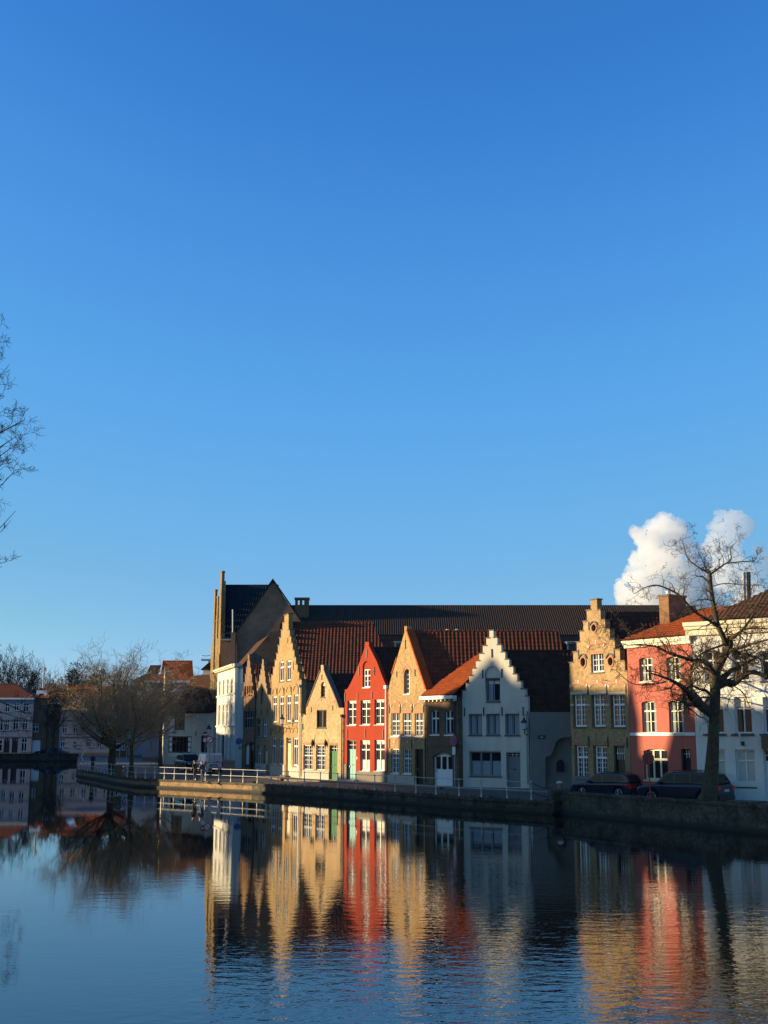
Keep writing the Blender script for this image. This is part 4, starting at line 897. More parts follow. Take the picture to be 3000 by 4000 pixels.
facing('south_wall', [(863, 2998), (863, 2497), (926, 2497), (926, 2998)], 150.0, 1, M['brick_hall'])
e0 = WP(862, 2497, 149.8); e1 = WP(862, 2288, 160); 
rl = Vector((0, 10.2, zr - zz)); hr = tiles(Vector((e0.x - 2, -.2, zz)), (1, 0, 0), rl.normalized(), 8.2, rl.length, M['slate'], hall, .33, 0, .05, planes=[(Vector((nc.x, 0, 0)), Vector((gd.y, -gd.x, 0)))], name='roof')
tiles(Vector((e0.x - 3, 20.2, zz)), (1, 0, 0), Vector((0, -10.2, zr - zz)).normalized(), 8.7, rl.length, M['slate'], hall, .33, 0, .05, planes=[(Vector((nc.x, 0, 0)), Vector((gd.y, -gd.x, 0)))], name='roof_slope')
build('roof_ridge', MB().box(e0.x - 1.2, 9.85, zr - .05, e0.x + 6.2, 10.15, zr + .14), M['slate'], hr)
build('eaves_gutter', MB().box(e0.x, -.35, zz - .15, e0.x + 1.6, -.002, zz + .05), M['zinc'], hr)
# cross wing with plain gable
facing('cross_gable', [(926, 2998), (926, 2468), (1062, 2276), (1071, 2276), (1212, 2482), (1212, 2998)], 148, .5, M['brick_hall'])
for a, b in (((922, 2472), (1066, 2268)), ((1066, 2268), (1216, 2486))):
    A_, B_ = WP(*a, 147.9), WP(*b, 147.9); m_ = MB(); m_.prism([(A_.x, A_.z), (B_.x, B_.z), (B_.x, B_.z + .28), (A_.x, A_.z + .28)], -2.2, 12); build('roof_verge', m_, M['slate'], hall)
facing('chimney', [(902, 2998), (902, 2466), (918, 2466), (918, 2998)], 147.0, 1.0, M['brick_hall'])
a = WP(909.5, 2470, 146.9); b = WP(909.5, 2381, 146.9); build('flue_pipe', MB().tube([a, b], .1, 8), M['zinc'], hall)
# long low wing: ribbed roof, slate mansard with dormers
rz1 = WP(1700, 2368, 152).z; ez1 = WP(1700, 2484, 145).z; x0 = WP(1140, 2368, 152).x; x1 = WP(2665, 2368, 152).x
sl = Vector((0, 7, rz1 - ez1)); lr = tiles(Vector((x0 - 1, -5, ez1)), (1, 0, 0), sl.normalized(), x1 - x0 + 2.5, sl.length, M['corrugated'], hall, .27, 0, .13, name='long_roof', seg=6, sharp=3)
build('roof_ridge', MB().box(x0, 1.85, rz1 - .02, x1, 2.15, rz1 + .13), M['slate'], lr)
mb = MB(); mb.quad((x0, -5.05, ez1 - .02), (x1, -5.05, ez1 - .02), (x1 + 1, -6.3, ez1 - 6.5), (x0, -6.3, ez1 - 6.5)); mb.quad((x0, -5.05, ez1 - .02), (x1, -5.05, ez1 - .02), (x1, -4.7, ez1 + .1), (x0, -4.7, ez1 + .1))
mb.quad((x1, 2, rz1), (x1, -5, ez1), (x1, -6.3, ez1 - 6.5), (x1, 8, ez1 - 6.5)); build('mansard', mb, M['slate'], hall)
build('rear_wall', MB().box(x0, -5.8, 0, x1, 8, ez1 - 6), M['brick_hall'], hall)
for px in (1560, 2147, 2232):
    a = WP(px - 17, 2545, 144.2); b = WP(px + 17, 2510, 144.2)
    d_ = build('dormer', MB().box(a.x, -6.3, a.z - .6, b.x, -5, b.z), M['paint_grey'], hall)
    build('pane', MB().box(a.x + .12, -6.32, a.z + .05, b.x - .12, -6.304, b.z - .15), M['glass'], d_); build('dormer_roof', MB().box(a.x - .15, -6.5, b.z + .002, b.x + .15, -5, b.z + .1), M['zinc'], d_)
a = WP(1152, 2400, 149); b = WP(1206, 2334, 149); mb = MB(); mb.box(a.x, -1, a.z - 4, b.x, 0, b.z - .9)
for k in range(6):
    w6 = (b.x - a.x) / 6
    if k % 2 == 0 or k == 5: mb.box(a.x + k * w6 + .002, -1, b.z - .899, a.x + (k + 1) * w6 - .002, 0, b.z - .25)
mb.box(a.x - .08, -1.08, b.z - .249, b.x + .08, .08, b.z); build('chimney', mb, M['brick_red'], hall)
a = WP(826, 2572, 165); b = WP(800, 2590, 165)
# small corner turret poking out left of the hall
t_ = thing('white_roof_cabin', 'small white roof structure with dark pitched cap left of the hall tower', 'rooftop cabin', (D(806, 2640, 170).x, 170, D(806, 2655, 170).z))
za = D(806, 2617, 170).z - D(806, 2655, 170).z
build('wall', MB().box(-.4, -.5, -9, .8, 1.5, za), M['white'], t_); build('roof', MB().prism([(-.75, za), (1.0, za), (.9, za + 1.1), (.5, za + 1.1)], -.7, 1.7), M['slate'], t_)
t_ = thing('crane_platform', 'pale service platform jutting from behind the hall tower', 'platform', (D(815, 2580, 172).x, 172, D(815, 2580, 172).z))
build('deck', MB().box(-1.0, -.4, -.05, .9, .4, .2), M['zinc'], t_); build('rail', MB().tube([(-1.0, -.3, .2), (-1.0, -.3, .7), (-.4, -.3, .62), (.3, -.3, .7)], .05, 5), M['alloy'], t_); build('box', MB().box(0, -.3, -.7, .8, .3, -.051), M['stone_pale'], t_)
# ---------------------------------------------------------------- distant houses on the left
def far_house(name, label, y, px0, px1, eave, ridge, wall, roofm, wins, door=None, depth=9, hipL=0, hipR=0, cat='house', rib=.4, ghost=None, cornice=None):
    a = D(px0, 2944, y); b = D(px1, 2944, y); root = thing(name, label, cat, (a.x, y, 1.0), 0, 'distant houses at the left')
    W = b.x - a.x; ve = D((px0 + px1) / 2, eave, y).z - 1; vr = D((px0 + px1) / 2, ridge, y + depth / 2).z - 1
    class L: pass
    Hh = House.__new__(House); Hh.A = a.copy(); Hh.A.z = 1.0; Hh.U = Vector((1, 0, 0)); Hh.N = Vector((0, -1, 0)); Hh.W = W; Hh.root = root; Hh.holes = []; Hh.wallmat = wall; Hh.E = Vector((1, 0, 0)); Hh.rz = 0
    for wv in wins:
        x0, y0, x1, y1 = wv[:4]; kk = wv[4] if len(wv) > 4 else {}
        r = Hh.rect('l1', x0, y0, x1, y1); Hh.window(r, **{**dict(mull=1, trans=.35, nx=1, nyt=1, nyb=1, fr=.12, bar=.12, depth=.12), **kk})
    for dv in (door or []): r = Hh.rect('l1', *dv[:4]); Hh.door((r[0], .05, r[2], r[3]), M[dv[4]], fan=dv[5] if len(dv) > 5 else .2, rise=.5 if len(dv) > 6 else 0, handle=False)
    if ghost:
        for (zf, n_) in ghost:
            for k_ in range(n_): u_ = W * (k_ + .5) / n_; Hh.window((u_ - .5, zf, u_ + .5, zf + 1.8), mull=1, trans=.3, nx=1, nyt=1, nyb=1, fr=.12, bar=.12, depth=.12)
    Hh.wall([(0, 0), (W, 0), (W, ve), (0, ve)], th=.35)
    if cornice:
        for zf in (3.4, 6.6):
            if zf < ve - 1.5: build('string_course', MB().box(0, -.08, zf, W, -.002, zf + .14), M['stone'], root)
    build('plinth', MB().box(0.02, -.04, 0, W - .02, -.002, .5), M['stone'], root)
    mb = MB(); mb.box(0.01, .35, 0, W - .01, depth, ve); build('side_wall', mb, wall, root)
    if cornice: build('cornice', MB().box(-.1, -.3, ve - .25, W + .1, -.002, ve + .05), M['paint_white'], root)
    x0, x1, y0_, y1_ = -.2, W + .2, -.3, depth + .3; a0 = (x0 + hipL, depth / 2, vr); a1 = (x1 - hipR, depth / 2, vr)
    vs = [(x0, y0_, ve), (x1, y0_, ve), (x1, y1_, ve), (x0, y1_, ve), a0, a1]
    rf = build('roof', MB().add(vs, [(0, 1, 5, 4), (1, 2, 5), (2, 3, 4, 5), (3, 0, 4)] if True else []), roofm, root)
    build('ridge_tiles', MB().tube([a0, a1], .14, 6), roofm, rf)
    return Hh, rf
Y1 = 236
DW = dict(mull=1, trans=.3)
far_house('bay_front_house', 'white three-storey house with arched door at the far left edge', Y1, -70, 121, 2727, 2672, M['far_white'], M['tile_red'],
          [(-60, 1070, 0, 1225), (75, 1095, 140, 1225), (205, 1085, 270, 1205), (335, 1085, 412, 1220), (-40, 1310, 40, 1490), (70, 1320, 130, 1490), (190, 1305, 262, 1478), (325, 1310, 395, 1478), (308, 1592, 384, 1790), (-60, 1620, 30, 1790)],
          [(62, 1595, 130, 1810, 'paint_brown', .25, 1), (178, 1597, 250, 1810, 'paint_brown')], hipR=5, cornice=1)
far_house('brown_garage_house', 'dark brown brick house with white garage door on the far bank', Y1 + .5, 122, 176, 2727, 2690, M['brick_brown'], M['tile_orange'],
          [(470, 1390, 550, 1510)], [(462, 1625, 575, 1795, 'paint_white', 0)])
far_house('brown_far_house', 'dark brick house behind the bare tree on the far bank with long orange roof', Y1 + .9, 176.5, 226, 2745, 2688, M['brick_brown'], M['tile_orange'],
          [(600, 1385, 675, 1508), (705, 1165, 752, 1245)], [(612, 1640, 665, 1800, 'paint_white', 0)], cornice=1)
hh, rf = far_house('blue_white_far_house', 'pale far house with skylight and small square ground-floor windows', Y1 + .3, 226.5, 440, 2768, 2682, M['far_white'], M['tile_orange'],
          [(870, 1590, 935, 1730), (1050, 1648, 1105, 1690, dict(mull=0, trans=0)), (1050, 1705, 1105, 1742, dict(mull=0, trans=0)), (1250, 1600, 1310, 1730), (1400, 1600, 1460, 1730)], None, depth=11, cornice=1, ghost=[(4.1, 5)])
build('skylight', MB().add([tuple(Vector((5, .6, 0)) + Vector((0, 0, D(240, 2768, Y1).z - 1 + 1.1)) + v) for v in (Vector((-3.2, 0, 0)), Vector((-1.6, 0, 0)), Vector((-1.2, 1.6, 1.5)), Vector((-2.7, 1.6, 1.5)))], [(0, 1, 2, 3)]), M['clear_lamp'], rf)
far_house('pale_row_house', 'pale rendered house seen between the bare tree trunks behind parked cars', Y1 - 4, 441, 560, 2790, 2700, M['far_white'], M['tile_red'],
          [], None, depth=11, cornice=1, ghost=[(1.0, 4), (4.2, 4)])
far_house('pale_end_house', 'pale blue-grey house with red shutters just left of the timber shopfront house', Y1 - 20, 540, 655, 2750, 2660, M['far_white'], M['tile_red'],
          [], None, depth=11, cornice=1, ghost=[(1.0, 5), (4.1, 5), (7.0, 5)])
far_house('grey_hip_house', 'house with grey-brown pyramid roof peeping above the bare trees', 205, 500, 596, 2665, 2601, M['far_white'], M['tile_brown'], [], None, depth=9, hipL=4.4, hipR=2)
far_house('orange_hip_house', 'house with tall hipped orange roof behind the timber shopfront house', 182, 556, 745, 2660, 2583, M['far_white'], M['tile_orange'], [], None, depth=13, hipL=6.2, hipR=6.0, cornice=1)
c_ = thing('far_chimney_stack', 'squat orange brick chimney stack on the long far orange roof', 'chimney', (D(196, 2685, 240).x, 240.5, D(196, 2690, 240).z)); build('stack', MB().box(-.9, -.4, -.5, .9, .5, 1.1), M['brick_red'], c_); build('chimney_pot', MB().lathe([(.15, 1.1), (.12, 1.7)], (.4, 0, 0), 6), M['iron'], c_)
m_ = thing('roof_mast', 'thin pale mast standing above the far orange roofs', 'mast', (D(170, 2690, 244).x, 244, 8)); build('pole', MB().tube([(0, 0, 0), (-.1, 0, D(170, 2606, 244).z - 8)], .16, 6), M['stone_pale'], m_); build('mast_head', MB().box(-.05, -.2, D(170, 2622, 244).z - 8, .35, .2, D(170, 2608, 244).z - 8), M['stone_pale'], m_)
d_ = thing('white_dormer', 'small white dormer on the far orange roof', 'dormer', (D(158, 2722, 237).x, 237.6, D(158, 2727, 237).z)); build('frame', MB().slab([(-1, 0), (1, 0), (1, 1.5), (-1, 1.5)], [[(-.45, .01), (.45, .01), (.45, .9), (-.45, .9)]], 0, 2), M['paint_white'], d_); build('pane', MB().box(-.45, .2, 0, .45, .25, .9), M['glass'], d_)
# ---------------------------------------------------------------- ground, water, quay
def xy(p, z): return (p.x, p.y, z)
Qpx = [(2165, 3132), (1793, 3112), (1510, 3093.5), (1225, 3075), (1000, 3062), (985, 3061), (720, 3049), (530, 3042), (440, 3030), (380, 3019), (335, 3012), (318, 3010)]
Q = [G(x, y, .72) for x, y in Qpx]
PR = [G(2170, 3178, 0), G(2430, 3203.5, 0), G(2720, 3232.5, 0), G(3000, 3260, 0), G(3500, 3312, 0)]
PR += [PR[-1] + (PR[-1] - PR[-2]) * .9]
Fp = [(2237, 3093), (1793, 3074.5), (1513, 3058), (1172, 3041), (1060, 3025), (1055, 3024.5), (918, 3009), (830, 2994), (655, 2987)]
Fw = [G(x, y, 1.0) for x, y in Fp] + [Vector((-31.5, 164, 1)), Vector((-36, 164.5, 1)), Vector((-40.9, 165, 1))]
edge = [p.copy() for p in reversed(PR)] + Q; zz = [.74] * len(PR) + [.72] * len(Q)
FR = [Vector((48, 30, 1)), Vector((30, 56, 1)), G(3000, 3131, 1), G(2729, 3121, 1), G(2600, 3114, 1), G(2468, 3107, 1)] + Fw
assert len(FR) == len(edge), (len(FR), len(edge))
mb = MB(); n = len(edge)
vs = [xy(p, z) for p, z in zip(edge, zz)] + [xy(p, .995) for p in FR]
mb.add(vs, [(i, i + 1, n + i + 1, n + i) for i in range(n - 1)])
tag(build('street', mb, M['cobble']), kind='structure')
far = [Vector((-57, 228.6, 1)), Vector((-57, 235.9, 1)), Vector((-300, 235.9, 1)), Vector((-900, 900, 1)), Vector((900, 1500, 1)), Vector((900, 30, 1))]
poly = [Vector((p.x, p.y, 0)) for p in FR] + [Vector((-49.2, 198, 0))] + far
tag(build('ground', MB().add([xy(p, .995) for p in poly], [tuple(t) for t in tessellate_polygon([[Vector((p.x, p.y, 0)) for p in poly]])]), M['cobble']), kind='structure')
# pavement with a kerb along the house fronts
mb = MB(); Fl = FR[2:15]
for a, b in zip(Fl, Fl[1:]):
    d = (b - a); nrm = Vector((d.y, -d.x, 0)).normalized()
    if nrm.y > 0 or (abs(nrm.y) < .3 and nrm.x > 0): nrm = -nrm
    mb.add([xy(a, 1.03), xy(b, 1.03), xy(b + nrm * 1.6, 1.0), xy(a + nrm * 1.6, 1.0), xy(a + nrm * 1.6, .82), xy(b + nrm * 1.6, .82)], [(0, 1, 2, 3), (3, 2, 5, 4)])
tag(build('pavement', mb, M['pave']), kind='structure')
tag(build('water', MB().add([(-420, -80, 0), (220, -80, 0), (220, 320, 0), (-420, 320, 0)], [(0, 1, 2, 3)]), M['water']), kind='structure')
def wallstrip(mb, pts, z0, z1, th, cap=.0, batter=0.0):
    n = len(pts)
    nr = []
    for i, p in enumerate(pts):
        d = pts[min(i + 1, n - 1)] - pts[max(i - 1, 0)]; nr.append(Vector((-d.y, d.x, 0)).normalized())
    return nr
def strip(name, pts, z0, z1, out, th, mat, parent=None, side=1):
    """wall of thickness th along a polyline; out = how far its face stands toward the water"""
    n = len(pts); V = []
    for i, p in enumerate(pts):
        d = pts[min(i + 1, n - 1)] - pts[max(i - 1, 0)]; w_ = Vector((d.y, -d.x, 0)).normalized() * side
        f_, b_ = p + w_ * out, p + w_ * (out - th)
        V += [xy(f_, z0), xy(f_, z1), xy(b_, z1), xy(b_, z0)]
    F_ = [(4 * i + k, 4 * i + 4 + k, 4 * i + 4 + (k + 1) % 4, 4 * i + (k + 1) % 4) for i in range(n - 1) for k in range(4)] + [(0, 1, 2, 3), (4 * n - 1, 4 * n - 2, 4 * n - 3, 4 * n - 4)]
    return build(name, MB().add(V, F_), mat, parent)
Qr = list(reversed(Q)); tip = [Vector((-35.4, 142, 0)), Vector((-41.0, 165, 0)), Vector((-49.3, 198, 0)), Vector((-57, 228.5, 0))]
tip = tip
Qall = list(reversed(tip)) + Qr                       # from the far left to the parapet
qw = thing('quay_wall', 'low brick quay wall with dark stone coping under the white railing', 'quay wall', (0, 0, 0))
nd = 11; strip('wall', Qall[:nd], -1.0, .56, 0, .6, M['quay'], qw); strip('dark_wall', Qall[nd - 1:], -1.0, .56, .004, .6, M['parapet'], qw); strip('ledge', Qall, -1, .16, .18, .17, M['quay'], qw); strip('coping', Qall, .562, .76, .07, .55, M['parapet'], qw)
pw = thing('parapet_wall', 'high mossy dark parapet wall in front of the parked dark cars', 'wall', (0, 0, 0))
strip('wall', PR, -1.0, 1.16, 0, .5, M['parapet'], pw); strip('coping', PR, 1.162, 1.31, .05, .6, M['parapet'], pw); strip('ledge', PR, -1, .15, .12, .11, M['parapet'], pw)
g0 = PR[0]; build('end_pier', MB().box(g0.x - .25, g0.y - .05, -1, g0.x + .25, g0.y + 1.2, 1.32), M['parapet'], pw)
for k, (px, py) in enumerate(((1300, 3095), (1560, 3112), (1850, 3135), (2080, 3150))):
    p = G(px, py, .3) + Vector((-.12, -.12, 0)); build('mooring_ring', MB().tube([p + Vector((.09 * math.cos(2 * math.pi * t / 12), -.02, .09 * math.sin(2 * math.pi * t / 12))) for t in range(13)], .018, 5), M['iron'], qw)
rnd_ = random.Random(5); tf = MB()
for k in range(420):                                    # weeds rooted in the coping joints
    i_ = rnd_.randrange(4, len(Qall) - 1); t_ = rnd_.random(); b_ = Qall[i_] + (Qall[i_ + 1] - Qall[i_]) * t_
    if rnd_.random() < .3: b_ = PR[0] + (PR[3] - PR[0]) * rnd_.random() + Vector((0, 0, .55))
    for j_ in range(3): d_ = Vector((rnd_.uniform(-.1, .1), rnd_.uniform(-.1, .1), rnd_.uniform(.05, .22))); c_ = Vector((b_.x + rnd_.uniform(.0, .12), b_.y + rnd_.uniform(.0, .12), .755 if abs(b_.z - .72) < .1 or b_.z < .1 else 1.305)); tf.add([c_ - Vector((.015, 0, 0)), c_ + Vector((.015, 0, 0)), c_ + d_], [(0, 1, 2)])
tag(build('weeds', tf, M['grass']), 'sparse grass tufts growing along the quay coping', 'grass', kind='stuff')
# far bank across the left arm
fb = thing('far_bank_wall', 'dark far bank wall below the white houses at the left edge', 'wall', (0, 0, 0))
build('wall', MB().box(-300, 228.5, -1, -57, 229.1, 1.25), M['parapet'], fb); build('coping', MB().box(-300, 228.4, 1.252, -57, 229.2, 1.4), M['parapet'], fb)
tag(build('far_street', MB().box(-300, 229.2, -.5, -57, 236, .985), M['cobble']), kind='structure')
# wall and railing across the road behind the trees
bw = thing('back_garden_wall', 'low brick wall with pale fence posts behind the tree trunks on the left', 'wall', (D(440, 2950, 212).x, 212, 1.0))
xa, xb = 0, D(640, 2950, 212).x - D(440, 2950, 212).x; build('wall', MB().box(xa, 0, 0, xb, .3, 1.0), M['brick_brown'], bw); build('coping', MB().box(xa, -.1, 1.001, xb, .4, 1.1), M['stone'], bw)
k = 0
while k * 1.2 < xb: build('fence_post', MB().box(k * 1.2, -.2, .0, k * 1.2 + .09, -.11, 1.25), M['rail'], bw); k += 1
# left bank out of view to the left (the houses added on it cast the long shade on the street)
lbp = [(-300, -60), (-46, -60), (-46, 105), (-84, 226), (-300, 226)]
mb = MB(); mb.add([(x, y, z) for z in (-1, .99) for x, y in lbp], [(5, 6, 7, 8, 9)] + [(i, (i + 1) % 5, (i + 1) % 5 + 5, i + 5) for i in range(5)]); tag(build('left_bank', mb, M['cobble']), kind='structure')

# ---------------------------------------------------------------- railing
def along(pts, s):
    for a, b in zip(pts, pts[1:]):
        L = (b - a).length
        if s <= L: return a + (b - a) * (s / L)
        s -= L
    return pts[-1].copy()
rp = thing('quay_railing', 'white double-rail railing with knobbed posts running along the low quay', 'railing', (0, 0, 0))
base = [Vector((p.x, p.y, .76)) for p in Qr]
tot = sum((b - a).length for a, b in zip(base, base[1:]))
prof = [(.07, 0), (.07, .05), (.045, .1), (.04, .42), (.062, .46), (.062, .5), (.036, .56), (.032, .98), (.05, 1.0), (.055, 1.05), (.03, 1.1)]
postxy = []
pxs = [2076, 1979, 1883, 1790, 1703, 1622, 1540, 1465, 1392, 1320, 1252, 1187, 1123, 1060, 1004, 951, 900, 852, 805, 763, 724, 683, 643, 604, 565, 530, 497, 470, 449, 433, 420, 407, 394, 381, 368, 354, 341, 330, 322]
for px in pxs:
    # the post stands where the ray through this column meets the quay line
    dx = (px - 1500) / F; best = None
    for a, b in zip(base, base[1:]):
        for t in range(41):
            p = a + (b - a) * (t / 40); e = abs(p.x / (p.y * FW.y) * 1 - dx / (FW.y * 1))
            r_ = abs((p.x) - dx * ((p - CAM).dot(FW)))
            if best is None or r_ < best[0]: best = (r_, p.copy())
    postxy.append(best[1])
pm = MB().lathe(prof, (0, 0, 0), 8); p0 = None
for p in postxy:
    if p0 is None: p0 = build('post', pm, M['rail'], rp, True); o = p0
    else: o = p0.copy(); link(o, rp)
    o.location = p
for h in (.52, 1.03):
    build('handrail', MB().tube([Vector((p.x, p.y, .76 + h)) for p in postxy], .021, 6), M['rail'], rp, True)
for p in (Vector((-35.2, 142, .78)), Vector((-38.6, 155, .78))): o = p0.copy(); link(o, rp); o.location = p
build('handrail', MB().tube([postxy[-1] + Vector((0, 0, 1.03)), Vector((-35.0, 142, 2.3)), Vector((-36.3, 150, 3.2))], .03, 6), M['rail'], rp)
# bollard and chain closing the gap before the parapet
bp = G(2187, 3105, 1.0); bp = D(2187, 3100, 74); bz = .8
bo = thing('chain_bollard', 'stout grey bollard with domed cap beside the end of the parapet wall', 'bollard', (bp.x, bp.y, bz)); build('post', MB().lathe([(.14, 0), (.14, .85), (.2, .87), (.18, .96), (.06, 1.02)], n=12), M['rail'], bo, True)
for k, (z0, sg) in enumerate(((1.05, .32), (.5, .28))):
    a = postxy[0] + Vector((0, 0, z0)); b = Vector((bp.x, bp.y, bz + z0 - .15)); build('chain', MB().tube([a + (b - a) * (t / 10) - Vector((0, 0, sg * 4 * (t / 10) * (1 - t / 10))) - Vector((0, 0, 0)) for t in range(11)], .022, 5), M['iron'], bo).location = -Vector((bp.x, bp.y, bz))
# ---------------------------------------------------------------- wall lanterns and road signs
def lantern(H_, u, v, w, label):
    pos = H_.A + H_.U * u + H_.N * w; L = thing('wall_lantern', label, 'street lamp', (pos.x, pos.y, H_.z + v), H_.rz, 'wall lanterns along the street')
    build('bracket', MB().tube([(0, w, -.75), (0, w - .1, -.85), (0, .05, -.7), (0, 0, -.45)], .03, 6).tube([(0, w, -.35), (0, 0, -.5)], .02, 5), M['iron'], L)
    build('lamp_glass', MB().lathe([(.12, -.42), (.2, 0)], n=6), M['clear_lamp'], L)
    build('lamp_cap', MB().lathe([(.26, .0), (.25, .05), (.12, .2), (.06, .32), (.02, .42)], n=6), M['iron'], L); build('lamp_base', MB().lathe([(.1, -.48), (.13, -.42)], n=6), M['iron'], L)
    return L
u, v = GOLD.q('z2', 115, 1270); lantern(GOLD, u, v, .9, 'iron wall lantern on the wide golden stepped gable house, right corner')
u, v = WG.q('z4', 948, 1250); lantern(WG, WG.W - .05, v, .6, 'iron wall lantern at the right corner of the whitewashed stepped gable house')
pos = D(816, 2848, 122); L = thing('wall_lantern', 'iron lantern above the round red-rimmed sign left of the tall white house', 'street lamp', pos, 0, 'wall lanterns along the street')
build('lamp_glass', MB().lathe([(.13, -.55), (.22, 0)], n=6), M['clear_lamp'], L); build('lamp_cap', MB().lathe([(.27, 0), (.25, .06), (.1, .3), (.02, .5)], n=6), M['iron'], L); build('bracket', MB().tube([(0, 0, -.55), (0, 0, -.9), (.9, .3, -1.0)], .035, 6), M['iron'], L)
def sign_post(name, label, px, py_top, py_base, y, parts, cat='road sign', yaw=0):
    b = D(px, py_base, y); s_ = F / ((b - CAM).dot(FW)); root = thing(name, label, cat, b, yaw)
    h = (py_base - py_top) / s_; build('pole', MB().tube([(0, 0, 0), (0, 0, h)], .035, 8), parts.get('pole', M['zinc']), root)
    return root, h, s_
def ring_sign(root, z, r, face, rim, name='sign_face', x=0):
    a = build(name, MB().disc((x, -.09, z), r, 'y', 20, .03), rim, root); build('sign_symbol', MB().disc((x, -.1, z), r * .74, 'y', 20, .008), face, a); return a
r1, h, s_ = sign_post('no_entry_sign', 'small round red no-entry sign with white bar and plate, left of the lantern', 800, 2862, 2985, 126, {}, yaw=0)
a = build('sign_face', MB().disc((0, -.08, h - .25), .3, 'y', 20, .03), M['sign_red'], r1); build('sign_bar', MB().box(-.2, -.09, h - .31, .2, -.081, h - .19), M['paint_white'], a); build('plate', MB().box(-.22, -.08, h - 1.0, .22, -.05, h - .6), M['paint_white'], r1)
r1, h, s_ = sign_post('restriction_sign', 'round red-rimmed white sign with a square plate under the left lantern', 817, 2880, 2990, 121, {}, yaw=0)
ring_sign(r1, h - .28, .36, M['paint_white'], M['sign_red']); build('sign_bar', MB().prism([(-.2, h - .42), (-.14, h - .46), (.2, h - .14), (.14, h - .1)], -.112, -.101), M['paint_black'], r1); build('plate', MB().box(-.3, -.08, h - 1.0, .3, -.05, h - .72), M['stone_pale'], r1)
r1, h, s_ = sign_post('blue_round_sign', 'dark round sign on an arm right of the tall white house door', 945, 2886, 3010, 119, {'pole': M['iron']})
build('sign_face', MB().disc((-.35, -.06, h - .3), .32, 'y', 20, .04), M['sign_blue'], r1); build('plate', MB().box(-.4, -.06, h - 1.1, -.05, -.03, h - .75), M['paint_grey'], r1)
pp = GAR.A + GAR.U * (GAR.W - .02) + GAR.N * .35; r1 = thing('no_parking_sign', 'blue and red no-parking sign with white plate between garage house and whitewashed gable', 'road sign', (pp.x, pp.y, 1.0), GAR.rz)
v1 = GAR.q('z4', 115, 1455)[1]; build('pole', MB().tube([(0, 0, 0), (0, 0, v1 + .4)], .035, 8), M['zinc'], r1); ring_sign(r1, v1, .36, M['sign_blue'], M['sign_red']); build('plate', MB().box(-.12, -.1, v1 - .95, .16, -.07, v1 - .42), M['paint_white'], r1)
b = D(2541, 3110, 67.5); r1 = thing('octagonal_sign', 'octagonal road sign seen from behind on a thin red pole between the two dark cars', 'road sign', (b.x, b.y, .8)); tz = D(2541, 2962, 67.5).z - .8
build('pole', MB().tube([(0, 0, 0), (-.03, 0, tz + .2)], .035, 8), M['sign_red'], r1); build('sign_back', MB().disc((-.03, .05, tz), .345, 'y', 8, .02), M['sign_back'], r1)
